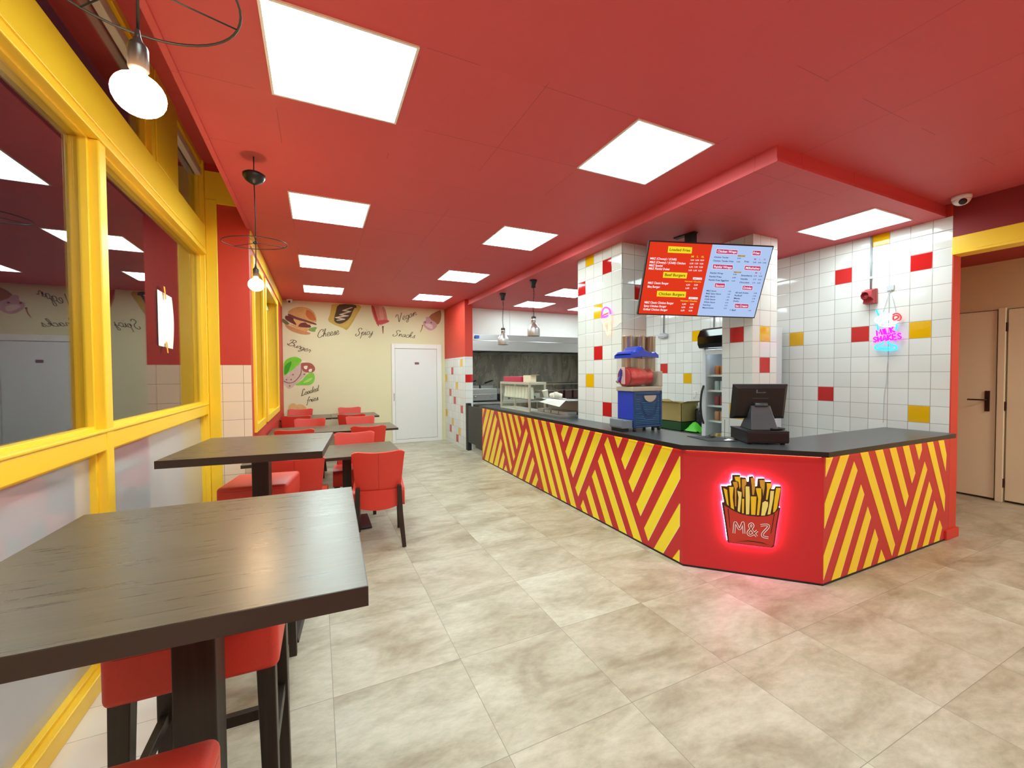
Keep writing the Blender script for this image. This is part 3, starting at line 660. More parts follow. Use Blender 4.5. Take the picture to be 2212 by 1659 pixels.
pc = [(8.082, 1.749, 'y'), (9.185, 1.437, 'y'), (8.41, 1.28, 'y'), (9.25, .655, 'y'), (8.733, .498, 'y'), (8.274, .336, 'y'),
      (8.72, 1.595, 'r'), (8.884, 1.124, 'r'), (8.581, .969, 'r'), (8.095, .811, 'r'), (8.895, .343, 'r'), (8.429, .18, 'r')]
tiled(m, 1, 2.655, 7.85, .158, 7.85, YF, 0, ZT, cols_from(pc, 7.85, .158), pier_y)
tiled(m, 0, 7.85, 2.655, .16, 2.655, 2.815, 0, ZT, {(0, -4): 'r'}, pier_x)
m.poly([(2.815, 7.85, 0), (2.815, YF, 0), (2.815, YF, ZT), (2.815, 7.85, ZT)], WHITE)
m.box(2.655, 2.815, 7.85, YF+.1, ZT, ZS+.12, RED)
struct('wall_pier', m)
# tiled wall with the milkshake sign (x = 5.1) and its continuation in the kitchen
XR = 5.1
tr = tset('counter_wall', 1, 1.830)
rc = [(2.545, 2.516, 'r'), (1.91, 2.512, 'r'), (2.391, 1.887, 'r'), (2.71, 1.265, 'r'), (2.227, 2.80, 'y'), (3.019, 1.892, 'y'), (1.912, 1.887, 'y'), (1.918, 1.107, 'y'),
      (4.439, 2.048, 'y'), (5.071, 1.581, 'r'), (4.596, 1.424, 'y'), (3.5, 2.36, 'r')]
m = MB()
solid(m, XR, 5.24, 1.70, 5.6, 0, ZC, RED)
tiled(m, 1, XR, 1.830, .1583, 1.70, 5.6, .0, ZS, cols_from(rc, 1.830, .1583), tr)
m.box(XR+.001, 5.242, 1.692, 1.713, 0, ZC, RED)
m.poly([(5.242, 1.7, 0), (5.242, 5.6, 0), (5.242, 5.6, ZC), (5.242, 1.7, ZC)], RED)
struct('wall_right', m)
struct('baseboard_1', MB().box(5.02, 5.262, 1.676, 1.694, 0, .085, RED), bevel=.004)
m = MB()
m.box(5.09, 6.35, 5.6, 5.7, 0, ZS, WHITE)
m.box(6.3, 6.4, 5.7, YF, 0, ZS, WHITE)
struct('wall_kitchen_right', m)
# kitchen back wall: stone panels and the white boxed panels over the hood
def stone_mat():
    m, nt, b = newmat('grey_stone_panel')
    g = nt.nodes.new('ShaderNodeNewGeometry')
    mp = nt.nodes.new('ShaderNodeMapping')
    mp.inputs['Rotation'].default_value = (0, .5, 0)
    mp.inputs['Scale'].default_value = (3.0, 1, .8)
    nt.links.new(g.outputs['Position'], mp.inputs[0])
    n = nt.nodes.new('ShaderNodeTexNoise')
    n.inputs['Scale'].default_value = 1.6
    n.inputs['Detail'].default_value = 7
    n.inputs['Distortion'].default_value = 1.4
    nt.links.new(mp.outputs[0], n.inputs['Vector'])
    r = nt.nodes.new('ShaderNodeValToRGB')
    e = r.color_ramp.elements
    e[0].position = .35; e[0].color = lin('7a766a')
    e[1].position = .62; e[1].color = lin('a29c8c')
    x = e.new(.5); x.color = lin('898476')
    x = e.new(.515); x.color = lin('b4ad9b')
    x = e.new(.53); x.color = lin('8c8778')
    nt.links.new(n.outputs['Fac'], r.inputs[0])
    nt.links.new(r.outputs[0], b.inputs['Base Color'])
    b.inputs['Roughness'].default_value = .22
    return m
STONE = stone_mat()
struct('wall_kitchen_back', MB().box(2.8, 6.4, YF, YF+.1, 0, ZS+.1, STONE))
m = MB()
m.box(2.82, 3.77, 8.155, 8.175, 2.335, ZS, WHITE); m.box(3.775, 4.30, 8.155, 8.175, 2.335, ZS, WHITE); m.box(4.305, 6.30, 8.155, 8.175, 2.335, ZS, WHITE)
struct('trim_5', m, bevel=.002)
# pillars
p1y = tset('first_pillar_side', 1, 3.475, .161); p1x = tset('first_pillar_front', 0, 2.915)
m = MB()
solid(m, 2.9, 3.235, 3.475, 4.282, 0, ZS+.05, WHITE)
c1 = [(3.868, 2.209, 'y'), (3.873, 1.735, 'r'), (4.034, 1.428, 'y'), (3.715, 1.112, 'r'), (4.023, 2.817, 'y'), (3.701, 2.675, 'r'), (4.183, 2.524, 'r')]
tiled(m, 1, 2.9, 3.475, .1614, 3.475, 4.282, 0, ZS, cols_from(c1, 3.475, .1614), p1y)
tiled(m, 0, 3.475, 2.915, .158, 2.9, 3.235, 0, ZS, cols_from([(3.124, 2.378, 'r'), (3.0, 1.42, 'w')], 2.915, .158), p1x)
m.poly([(3.235, 3.475, 0), (3.235, 4.282, 0), (3.235, 4.282, ZS), (3.235, 3.475, ZS)], WHITE)
m.poly([(2.9, 4.282, 0), (3.235, 4.282, 0), (3.235, 4.282, ZS), (2.9, 4.282, ZS)], WHITE)
struct('pillar', m)
p2y = tset('second_pillar_side', 1, 2.829); p2x = tset('second_pillar_front', 0, 4.029, .161)
m = MB()
solid(m, 3.92, 4.294, 2.735, 3.078, 0, ZS+.05, WHITE)
tiled(m, 1, 3.92, 2.829, .158, 2.735, 3.078, 0, ZS, cols_from([(2.906, 1.891, 'r'), (2.915, 1.034, 'y'), (2.949, .70, 'r')], 2.829, .158), p2y)
tiled(m, 0, 2.735, 4.029, .161, 3.92, 4.294, 0, ZS, cols_from([(4.11, 1.896, 'y'), (4.107, 1.576, 'r')], 4.029, .161), p2x)
m.poly([(4.294, 2.735, 0), (4.294, 3.078, 0), (4.294, 3.078, ZS), (4.294, 2.735, ZS)], WHITE)
m.poly([(3.92, 3.078, 0), (4.294, 3.078, 0), (4.294, 3.078, ZS), (3.92, 3.078, ZS)], WHITE)
struct('pillar', m)
# wide opening on the right: red header, yellow beam, corridor with cream doors
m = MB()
m.box(XR, 5.24, YB, 1.70, 2.68, ZC+.6, mat('deep_red_header', '8a2024', .55))  # header coloured a deeper red than the other red walls
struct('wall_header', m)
m = MB()
m.box(XR-.012, 5.245, YB, 1.70, 2.524, 2.68, YEL)
m.box(XR-.02, XR-.0125, YB, 1.70, 2.5235, 2.548, YEL)
struct('trim_6', m, bevel=.004)
m = MB()
m.box(7.12, 7.24, YB, 3.7, 0, 3.2, CREAM)
m.box(5.24, 7.24, 3.6, 3.7, 0, 3.2, CREAM)
struct('wall_corridor', m)
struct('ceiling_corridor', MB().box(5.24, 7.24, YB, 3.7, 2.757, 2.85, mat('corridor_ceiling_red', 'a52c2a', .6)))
def cdoor(i, y0, y1, hinge):
    d = sgroup('door_%d' % i, (7.12, (y0+y1)/2, 0))
    obj('door_gap', MB().box(7.108, 7.12, y0, y1, .004, 2.205, mat('door_gap', '3a2c1e', .8)), d)
    return obj('door_leaf', MB().box(7.088, 7.116, y0+.006, y1-.006, .024, 2.197, DOORB), d, bevel=.003)
d2 = cdoor(2, 1.972, 2.90, 0)
BRZ = mat('dark_bronze', '4a3a30', .35, .7)
m = MB(); m.box(7.076, 7.09, 2.022, 2.062, 1.03, 1.27, BRZ)
m.tube([(7.08, 2.042, 1.165), (7.03, 2.042, 1.165), (7.025, 2.06, 1.165), (7.025, 2.19, 1.165)], .009, BRZ)
obj('door_handle', m, d2, bevel=.004)
d3 = cdoor(3, .96, 1.898, 1)
for z in (2.0, 1.10, .22):
    obj('hinge', MB().box(7.070, 7.09, 1.893, 1.915, z-.05, z+.05, BRZ), d3, bevel=.003)
struct('trim_7', MB().box(7.066, 7.12, 1.907, 1.965, 0, 2.22, DOORB), bevel=.004)
# wall behind the photographer
m = MB()
m.box(-1.4, 7.3, YB-.1, YB, 0, 3.6, RED)
struct('wall_front', m)

# ------------------------------------------------------------------ shop window (window_1)
XG, XF = -1.01, -.95       # glass plane, room face of the frame
sw = sgroup('window_1', (XF, 1.9, 0))
ys = [(-2.2, -2.12), (-.07, .01), (2.712, 2.79), (4.86, 4.925)]
obj('lower_sill_rail', MB().box(-1.06, XF-.003, YB, 4.92, 0, .085, YEL), sw, bevel=.006)
m = MB(); m.box(-1.06, XF+.001, YB, 4.86, 1.132, 1.222, YEL); m.box(-1.055, XF+.008, YB, 4.86, 1.2225, 1.240, YEL)
obj('middle_rail', m, sw, bevel=.006)
m = MB(); m.box(-1.06, XF+.012, YB, 4.858, 2.655, 2.70, YEL); m.box(-1.058, XF-.002, YB, 4.858, 2.7002, 2.715, YEL); m.box(-1.06, XF+.006, YB, 4.858, 2.7152, 2.93, YEL)
obj('upper_beam', m, sw, bevel=.005)
for a, b in ys[:3]:
    m = MB(); m.box(-1.062, XF+.004, a, b, .084, 2.654, YEL)
    obj('post', m, sw, bevel=.006)
m = MB(); m.box(-1.062, XF+.002, 4.86, 4.904, 0, ZR-.002, YEL); m.box(XF+.0025, -.855, 4.884, 4.903, 0, 3.2, YEL)
obj('corner_post', m, sw, bevel=.006)
# glazing beads around every pane, transom mullions and top frame
def beads(mb, y0, y1, z0, z1):
    b = .018
    mb.box(XG-.012, XG+.026, y0, y0+b, z0, z1, YEL); mb.box(XG-.012, XG+.026, y1-b, y1, z0, z1, YEL)
    mb.box(XG-.012, XG+.026, y0+b, y1-b, z0, z0+b, YEL); mb.box(XG-.012, XG+.026, y0+b, y1-b, z1-b, z1, YEL)
for a, b in ((-2.12, -.07), (.01, 2.712), (2.79, 4.86)):
    for z0, z1, gm, nm in ((.085, 1.132, GLASSF, 'frosted_pane'), (1.238, 2.665, GLASSW, 'glass_pane')):
        m = MB(); beads(m, a, b, z0, z1); g = obj('glazing_bead', m, sw, bevel=.003)
        obj(nm, MB().box(XG-.004, XG, a, b, z0, z1, gm), sw)
for a, b in ((1.95, 2.22), (3.50, 4.07), (.2, .6)):
    m = MB(); m.box(-1.04, XF-.004, a, b, 2.931, ZR-.001, YEL); m.box(XF-.0039, XF+.004, a+.06, b-.05, 2.932, ZR-.002, YEL)
    obj('transom_panel', m, sw, bevel=.006)
obj('top_frame', MB().box(-1.06, XF-.01, YB, 4.86, 3.50, ZR, YEL), sw, bevel=.004)
for a, b in ((.6, 1.95), (2.22, 3.50), (4.07, 4.85)):
    m = MB(); beads(m, a, b, 2.93, 3.50); obj('glazing_bead', m, sw, bevel=.003)
    obj('transom_pane', MB().box(XG-.004, XG, a, b, 2.93, 3.50, GLASSW), sw)
    obj('ventilation_grille', MB().box(XG+.004, XG+.05, a+.02, b-.02, 3.385, 3.455, mat('cream_grille', 'e8dcc8', .5)), sw, bevel=.006)
m = MB()
m.box(-1.12, -1.06, YB, 5.0, 0, .02, mat('outer_sill', '6a665f', .8))
struct('trim_8', m)
# pavement outside in the dark
struct('ground_outside', MB().box(-9, -1.4, -6, 12, -.12, -.06, mat('pavement', '55524e', .9, vary=(3, .2))))
# ------------------------------------------------------------------ ceiling panel lights
FRM = mat('panel_frame_white', 'f2f2f2', .4)
def panel_light(x, y, z, label, group, em, s=.61):
    t = thing('ceiling_panel_light', label, 'ceiling light', (x, y, z), 0, group)
    m = MB(); h = s/2; a = .012
    m.box(x-h-a, x+h+a, y-h-a, y-h, z-.008, z+.001, FRM); m.box(x-h-a, x+h+a, y+h, y+h+a, z-.008, z+.001, FRM)
    m.box(x-h-a, x-h, y-h, y+h, z-.008, z+.001, FRM); m.box(x+h, x+h+a, y-h, y+h, z-.008, z+.001, FRM)
    obj('frame', m, t)
    obj('diffuser', MB().box(x-h, x+h, y-h, y+h, z-.006, z-.002, em), t)
    return t
yr = [2.22, 4.13, 6.06, 7.95]
rank = ['nearest', 'second nearest', 'third nearest', 'farthest']
for i, y in enumerate(yr):
    panel_light(.126, y, ZC, 'lit square ceiling panel, %s of the row above the tables' % rank[i], 'ceiling panels in the red dining ceiling', PANEL)
for i, y in enumerate(yr):
    panel_light(2.03, y, ZC, 'lit square ceiling panel, %s of the row alongside the dropped red ceiling' % rank[i], 'ceiling panels in the red dining ceiling', PANEL)
for x, y, l in ((.126, .31, 'lit square ceiling panel above the near high table, out of view overhead'), (2.03, .31, 'lit square ceiling panel overhead to the right, out of view'),
                (.126, -1.6, 'lit square ceiling panel behind the photographer on the window side'), (2.03, -1.6, 'lit square ceiling panel behind the photographer in the middle'),
                (3.94, -1.6, 'added unseen light panel behind the photographer by the corridor')):  # corridor-side panel is an unseen addition for extra light
    panel_light(x, y, ZC, l, 'ceiling panels in the red dining ceiling', PANEL)
panel_light(4.555, 2.20, ZS, 'lit square panel in the dropped ceiling near the milkshake sign', 'panels in the dropped kitchen ceiling', PANELS)
panel_light(3.91, 7.29, ZS, 'lit square panel in the dropped ceiling right of the heat lamps', 'panels in the dropped kitchen ceiling', PANELS)
panel_light(3.91, 6.02, ZS, 'lit square panel in the dropped ceiling half cut by the tiled pillar', 'panels in the dropped kitchen ceiling', PANELS)
panel_light(5.18, 7.29, ZS, 'lit square panel far right in the kitchen, only its tip showing', 'panels in the dropped kitchen ceiling', PANELS)
panel_light(3.95, 4.15, ZS, 'lit square panel in the dropped ceiling hidden behind the menu screen', 'panels in the dropped kitchen ceiling', PANELS)
# unseen glowing panel, added to brighten the corridor
t = thing('ceiling_panel_light', 'added glowing panel that brightens the corridor, out of view', 'ceiling light', (6.1, -.6, 2.757))
obj('diffuser', MB().box(5.85, 6.45, -.9, -.3, 2.74, 2.752, emis('corridor_fill_light', (1, 1, .82), 60)), t)
# ------------------------------------------------------------------ pendant lamps with a wire hoop
SOCK = mat('smoked_socket', '3a3230', .3, .2)
def pendant(x, y, zb, label, hz=.275):
    t = thing('pendant_lamp', label, 'pendant lamp', (x, y, zb), 0, 'bare bulb pendants over the high tables')
    obj('ceiling_cup', MB().lathe([(.006, .07), (.05, .066), (.068, .055), (.066, .035), (.05, .012), (.022, -.006), (.008, -.012)], (x, y, 2.805), BLACK, 32), t)
    obj('ceiling_cord', MB().tube([(x, y, ZC+.0), (x, y, 2.87)], .0035, BLACKM), t)
    m = MB(); m.tube([(x, y, 2.80), (x+.004, y, 2.6), (x+.001, y, zb+.13)], .003, BLACKM)
    obj('cord', m, t)
    zh = zb+hz
    R = .192
    m = MB()
    m.tube([(x+R*math.cos(a), y+R*math.sin(a), zh+.015*math.sin(a+.8)) for a in [2*math.pi*k/48 for k in range(48)]], .003, BLACKM, 6, True)
    for a in (.4, 2.4, 4.6):
        m.tube([(x, y, zh), (x+R*math.cos(a), y+R*math.sin(a), zh+.015*math.sin(a+.8))], .002, BLACKM, 6)
    m.lathe([(.0, .012), (.012, .01), (.015, 0), (.0, -.012)], (x, y, zh), BLACKM, 12)
    obj('wire_hoop', m, t)
    m = MB().lathe([(.004, .135), (.006, .12), (.009, .11), (.017, .10), (.0185, .095), (.0185, .05), (.016, .046)], (x, y, zb), SOCK, 24)
    obj('socket', m, t)
    pr = [(.012, .052), (.014, .040)]
    for k in range(11):
        a = math.radians(60-15*k)
        pr.append((.048*math.cos(a), .048*math.sin(a)*.9-.006))
    pr.append((.001, -.0495))
    obj('bulb', MB().lathe(pr, (x, y, zb), WARM, 32), t)
pendant(-.345, 1.19, 2.125, 'lit round bulb pendant close overhead above the front high table', .235)
pendant(-.366, 3.32, 2.125, 'lit round bulb pendant with black ceiling cup above the second high table')
# ------------------------------------------------------------------ surveillance cameras
def dome_camera(c, r, d, label):
    t = thing('dome_camera', label, 'camera', c)
    c = Vector(c)
    obj('housing', MB().lathe([(r, .0), (r*1.02, -r*.25), (r*.95, -r*.55)], c, WHITE, 28), t)
    prof = [(r*.94*math.cos(a), -r*.5-r*.8*math.sin(a)) for a in [math.pi/2*k/7 for k in range(8)]]
    obj('dome', MB().lathe(prof, c, WHITEG, 28), t)
    q = c+Vector((0, 0, -r*.62)); d = Vector(d).normalized()
    obj('lens', MB().lathe([(r*.02, .99*r), (r*.38, .95*r), (r*.42, .80*r), (r*.40, .6*r)], q, mat('lens_glass', '2a2a30', .12), 20, True, d), t)
dome_camera((4.95, 1.60, ZC), .062, (-.85, -.45, -.5), 'white dome camera on the red ceiling above the yellow beam')
dome_camera((-.467, 9.20, ZC), .055, (.05, -.9, -.35), 'small white dome camera on the ceiling above the painted burger')
# ------------------------------------------------------------------ order counter
A0 = Vector((2.618, 6.844, 0)); A1 = Vector((2.555, 2.342, 0)); B1 = Vector((3.189, 1.692, 0)); C1 = Vector((5.092, 1.690, 0))
ct = thing('order_counter', 'long angled order counter with red and yellow stripes and a dark worktop', 'counter', (3.2, 3.2, 0))
HP = .913
def frame_of(p, q):
    d = (q-p).normalized(); n = Vector((d.y, -d.x, 0))        # n points to the room
    mid = (p+q)/2
    if (Vector((0, 0, 0))-mid).dot(n) < 0:
        n = -n
    return lambda u, z, off=0.: p+d*u+n*off+Vector((0, 0, z)), d, n
def slab(mb, p, q, z0, z1, th, m):
    fr, d, n = frame_of(p, q)
    L = (q-p).length
    pts = [fr(0, z0), fr(L, z0), fr(L, z0, -th), fr(0, z0, -th)]
    mb.prism(pts, (0, 0, z1-z0), m)
def striped(name, p, q, polys, label):
    fr, d, n = frame_of(p, q)
    m = MB(); slab(m, p, q, .014, HP, .03, PRED)
    for pl in polys:
        for off, mm, sx, sz in ((.0006, PORA, -.0035, .003), (.0009, PWHI, .004, -.003), (.0014, PYEL, 0, 0)):
            L = (q-p).length
            m.poly([fr(min(max(u+sx, .002), L-.002), min(max(z+sz, .016), HP-.004), off) for u, z in pl], mm)
    obj(name, m, ct, label=label)
striped('front_panel', A0, A1, SL, 'long red panel printed with slanting yellow stripes')
striped('side_panel', B1, C1, SR, 'short striped panel by the corridor opening')
m = MB(); slab(m, A1, B1, .014, HP, .03, PRED)
obj('corner_panel', m, ct, label='plain red angled corner panel')
m = MB()
for p, q in ((A0, A1), (A1, B1), (B1, C1)):
    fr, d, n = frame_of(p, q); L = (q-p).length
    m.prism([fr(0, 0, .002), fr(L, 0, .002), fr(L, 0, -.02), fr(0, 0, -.02)], (0, 0, .014), BLACKM)
obj('black_plinth', m, ct)
m = MB()                                   # inner carcass behind the panels
m.prism([(2.66, 6.84, 0), (2.60, 2.40, 0), (3.0, 2.62, 0), (3.0, 3.46, 0), (2.885, 3.46, 0), (2.885, 4.30, 0), (3.0, 4.30, 0), (3.0, 6.84, 0)], (0, 0, HP-.002), LIGHTG)
m.prism([(2.61, 2.36, 0), (3.21, 1.735, 0), (5.05, 1.735, 0), (5.05, 2.12, 0), (3.49, 2.12, 0), (3.0, 2.60, 0)], (0, 0, HP-.002), LIGHTG)
obj('carcass', m, ct)
m = MB()
out = [(2.572, 6.875), (2.511, 2.318), (3.165, 1.652), (5.098, 1.652), (5.098, 2.165), (3.50, 2.160), (3.03, 2.60), (3.03, 3.465), (2.892, 3.465), (2.892, 4.292), (3.03, 4.292), (3.03, 6.875)]
m.prism([(x, y, HP) for x, y in out], (0, 0, .037), LAMI, LAMIE)
obj('worktop', m, ct, bevel=.006, seg=2)
LED = emis('warm_led_strip', (1, .62, .32), 5.5)
m = MB()
for p, q in ((A0, A1), (A1, B1), (B1, C1)):
    fr, d, n = frame_of(p, q); L = (q-p).length
    m.prism([fr(.02, HP-.006, .006), fr(L-.02, HP-.006, .006), fr(L-.02, HP-.006, .014), fr(.02, HP-.006, .014)], (0, 0, .005), LED)
obj('led_strip', m, ct, label='warm LED strip under the worktop edge')
# ------------------------------------------------------------------ illuminated fries sign on the corner panel
fr, d, n = frame_of(A1, B1)
sg = thing('fries_sign', 'back-lit sign of a red fries box lettered M&Z on the counter corner', 'sign', fr(.45, .48))
DK = mat('sign_dark_brown', '3a1810', .35)
def flat(mb, pl, off, m):
    mb.poly([fr(u, z, off) for u, z in pl], m)
def board(mb, pl, o0, o1, m):
    mb.prism([fr(u, z, o0) for u, z in pl], n*(o1-o0), m)
m = MB(); board(m, LG['outline'], .018, .028, DK)
obj('outline_board', m, sg)
for key, col in (('gold', 'ecc31c'), ('amber', 'cf9a30'), ('pale', 'efdf78')):
    for pl in LG[key]:
        m = MB(); flat(m, pl, .0290, mat('fry_'+key, col, .35))
        obj('fry', m, sg)
m = MB()
for pl in LG['box']:
    flat(m, pl, .0291, mat('sign_red', 'c23428', .35))
for pl in LG['dark']:
    flat(m, pl, .0297, DK)
obj('fries_box', m, sg)
m = MB()
for pl in LG['let']:
    P = smoothpts([(u, z, 0) for u, z in pl], 4)
    m.ribbon(P, -.0165, lambda a, b, o: fr(a, b, o), mat('sign_white', 'fbfbf6', .3), .0303)
for pl in LG['let']:
    P = smoothpts([(u, z, 0) for u, z in pl], 4)
    m.ribbon(P, -.0082, lambda a, b, o: fr(a, b, o), mat('sign_letter_core', 'a3302a', .4), .0309)
obj('lettering', m, sg, label='white outlined letters M&Z')
PINK = emis('pink_backlight', (1, .30, .60), 120)
m = MB()
P = [Vector((u, z)) for u, z in LG['outline']]
cx = sum(p.x for p in P)/len(P); cz = sum(p.y for p in P)/len(P)
ins = [((p.x-cx)*.985+cx, (p.y-cz)*.985+cz) for p in P]
m.tube([fr(u, z, .0095) for u, z in ins], .0035, PINK, 5, True)
obj('backlight', m, sg, label='pink light strip behind the board')
# ------------------------------------------------------------------ neon signs
def neon(root, name, strokes, fn, r, m, n=6, k=5):
    for s in strokes:
        obj(name, MB().tube(smoothpts([fn(*p) for p in s], k), r, m, n), root)
CYN = emis('cyan_neon', (.03, .62, 1), 2.2); WHN = emis('white_neon', (.72, .92, 1), 2.6); REN = emis('red_neon', (1, .06, .06), 1.6)
MAG = emis('magenta_neon', (1, .015, .85), 2.0); PUR = emis('purple_neon', (.80, .09, 1), 1.9); WRN = emis('peach_neon', (1, .62, .34), 2.4)
fw = lambda off: (lambda y, z: (XR-off, y, z))
ms = thing('neon_sign', 'glowing milkshake glass neon sign lettered MILK SHAKES on white tiles', 'neon sign', (XR-.03, 2.14, 1.9))
neon(ms, 'glass_tube', NS['cyan'], fw(.03), .0062, CYN)
neon(ms, 'cream_tube', NS['white'], fw(.03), .0056, WHN)
neon(ms, 'cherry_tube', NS['red'], fw(.032), .0066, REN)
GL = {'M': [[(0, 0), (.12, 1), (.45, .35), (.78, 1), (.9, 0)]], 'I': [[(.1, 0), (.1, 1)]], 'L': [[(0, 1), (0, 0), (.6, 0)]], 'K': [[(0, 0), (0, 1)], [(.6, 1), (.05, .5), (.65, 0)]],
      'S': [[(.62, .85), (.35, 1), (.05, .8), (.3, .52), (.6, .3), (.35, 0), (0, .15)]], 'H': [[(0, 0), (0, 1)], [(.6, 0), (.6, 1)], [(0, .5), (.6, .5)]],
      'A': [[(0, 0), (.38, 1), (.75, 0)], [(.15, .35), (.6, .35)]], 'E': [[(.6, 1), (0, 1), (0, 0), (.6, 0)], [(0, .5), (.5, .5)]]}
def neon_word(word, p0, p1, q0, q1):
    # p0->p1 baseline, q0->q1 top line, both in (y, z)
    wd = {'M': 1.15, 'I': .4, 'A': .95}
    tot = sum(wd.get(c, .85) for c in word); x = 0; out = []
    p0, p1, q0, q1 = [Vector(v) for v in (p0, p1, q0, q1)]
    for c in word:
        for s in GL[c]:
            o = []
            for a, b in s:
                t = (x+a)/tot
                v = p0.lerp(p1, t).lerp(q0.lerp(q1, t), b)
                o.append((v.x, v.y))
            out.append(o)
        x += wd.get(c, .85)
    return out
for nm, w_, a, b in (('milk_lettering', 'MILK', NS['milk'][0], NS['milktop'][0]), ('shakes_lettering', 'SHAKES', NS['shakes'][0], NS['shtop'][0])):
    mb = MB()
    for s in neon_word(w_, a[0], a[1], b[0], b[1]):
        mb.tube([fw(.038)(*p) for p in s], .0068, MAG, 6)
    obj(nm, mb, ms)
ck = thing('hanging_wires', 'thin clear cords holding the milkshake neon sign from a wall hook', 'cord', (XR-.01, 2.12, 2.2))
for s in NS['cord']:
    obj('cord', MB().tube(smoothpts([(XR-.012, y, z) for y, z in s], 4), .0022, LIGHTG, 5), ck)
mb = MB(); h = NS['hook'][0]
mb.prism([(XR-.002, y, z) for y, z in h], (-.012, 0, 0), LIGHTG)
obj('adhesive_hook', mb, ck, bevel=.004)
fp = lambda off: (lambda y, z: (2.9-off, y, z))
ic = thing('neon_sign', 'glowing ice cream cone neon sign on the tiled pillar', 'neon sign', (2.87, 3.69, 2.1))
neon(ic, 'scoop_tube', NI['purple'], fp(.03), .0085, PUR)
neon(ic, 'swirl_tube', NI['white'], fp(.03), .006, WHN)
neon(ic, 'filling_tube', NI['pink'], fp(.03), .005, REN)
neon(ic, 'cone_tube', NI['warm'], fp(.03), .008, WRN)
t = tag(obj('sign_cable', MB().tube(smoothpts([(2.885, 3.61, 1.985), (2.885, 3.53, 1.995), (2.89, 3.465, 2.03), (2.93, 3.3, 2.06), (3.0, 3.14, 2.09)], 6), .0025, LIGHTG, 6)), 'thin pale cable running from the ice cream neon sign to the menu screen', 'cable')
# ------------------------------------------------------------------ menu screen hanging from the dropped ceiling
tvc = Vector((3.28831579, 2.77597895, 2.35717895))
tr2 = Vector((0.93162096, -0.36227804, -0.02893101)); tup = Vector((-0.10493347, -0.34434791, 0.93295953)); tn = tr2.cross(tup)
tv = thing('menu_screen', 'large tilted menu screen, red left half and pale blue right half', 'menu screen', tvc)
R3 = Matrix((tr2, -tn, tup)).transposed()
tv.rotation_euler = R3.to_euler()
ft = lambda u, v, off=0.: (u, -off, v)
TW, TH = .585, .336
obj('housing', MB().box(-TW, TW, 0, .035, -TH, TH, BLACK), tv, local=True, bevel=.004)
m = MB(); m.box(-.35, .35, .035, .07, -.2, .2, BLACKM); m.box(-.12, .12, .07, .10, -.12, .12, BLACKM)
obj('rear_cover', m, tv, local=True, bevel=.008)
b = .011
SR_ = emis('screen_red', (1, .055, .018), .80); SB_ = emis('screen_blue', (.50, .66, 1), .92)
cols = {'yellow': emis('screen_yellow', (1, .80, .03), .95), 'white': emis('screen_white', (1, .96, 1), 1.0), 'mag': emis('screen_magenta', (.62, .045, .17), .85), 'gold': emis('screen_gold', (.75, .5, .12), .8),
        'brown': emis('screen_brown', (.36, .16, .0), .6), 'yel': emis('screen_yellow_text', (1, .72, .05), .95), 'navy': emis('screen_navy', (.015, .03, .16), .7)}
scr_l = obj('red_screen', MB().poly([ft(-TW+b, -TH+b, .001), ft(.004, -TH+b, .001), ft(.004, TH-b, .001), ft(-TW+b, TH-b, .001)], SR_), tv, local=True, label='red left half listing loaded fries and burgers')
scr_r = obj('blue_screen', MB().poly([ft(.004, -TH+b, .001), ft(TW-b, -TH+b, .001), ft(TW-b, TH-b, .001), ft(.004, TH-b, .001)], SB_), tv, local=True, label='pale blue right half listing wraps, sauces and drinks')
for bx_ in TVB:
    col = bx_[0]; q = bx_[1:]
    cxx = sum(p[0] for p in q)/4; czz = sum(p[1] for p in q)/4
    tgt = MB()
    if col == 'mag':
        tgt.poly([ft(p[0]+math.copysign(.003, p[0]-cxx), p[1]+math.copysign(.003, p[1]-czz), .0018) for p in q][::-1], cols['white'])
    tgt.poly([ft(p[0], p[1], .0026) for p in q][::-1], cols[col])
    obj('heading_box' if col in ('yellow', 'mag') else 'price_tag', tgt, scr_l if cxx < 0 else scr_r, local=True)
rows = []
for s, col, x, z, w_, h_ in TVT:
    for r in rows:
        if r[0] == col and r[1] == (x+w_/2 < 0) and abs(r[2]-z) < .011 and abs(r[4]-h_) < .02 and x-r[3] < .16:
            r[5].append((s, x, z, w_, h_)); r[3] = x+w_; r[2] = z
            break
    else:
        rows.append([col, x+w_/2 < 0, z, x+w_, h_, [(s, x, z, w_, h_)]])
for col, left, z, xe, h_, items in rows:
    tgt = MB()
    for s, x, z, w_, h_ in items:
        text_into(tgt, s, cols[col], ft, x, z, w_, h_*.86, .0034, bold=.022)
    obj('menu_line', tgt, scr_l if left else scr_r, local=True)
mb_ = thing('screen_mount', 'black ceiling bracket carrying the menu screen', 'bracket', (3.34, 2.98, ZS))
m = MB(); m.box(3.30, 3.38, 2.94, 3.02, 2.42, 2.865, BLACKM)
m.bar((3.34, 2.98, 2.47), (3.335, 2.90, 2.42), .07, .09, BLACKM)
obj('pole', m, mb_, bevel=.003)
m = MB(); m.prism([(3.29, 3.15, ZS-.012), (3.35, 3.16, ZS-.012), (3.38, 2.93, ZS-.012), (3.32, 2.92, ZS-.012)], (0, 0, .011), BLACKM)
obj('ceiling_plate', m, mb_)
EDGE = mat('dark_brown_edge', '33261f', .35)
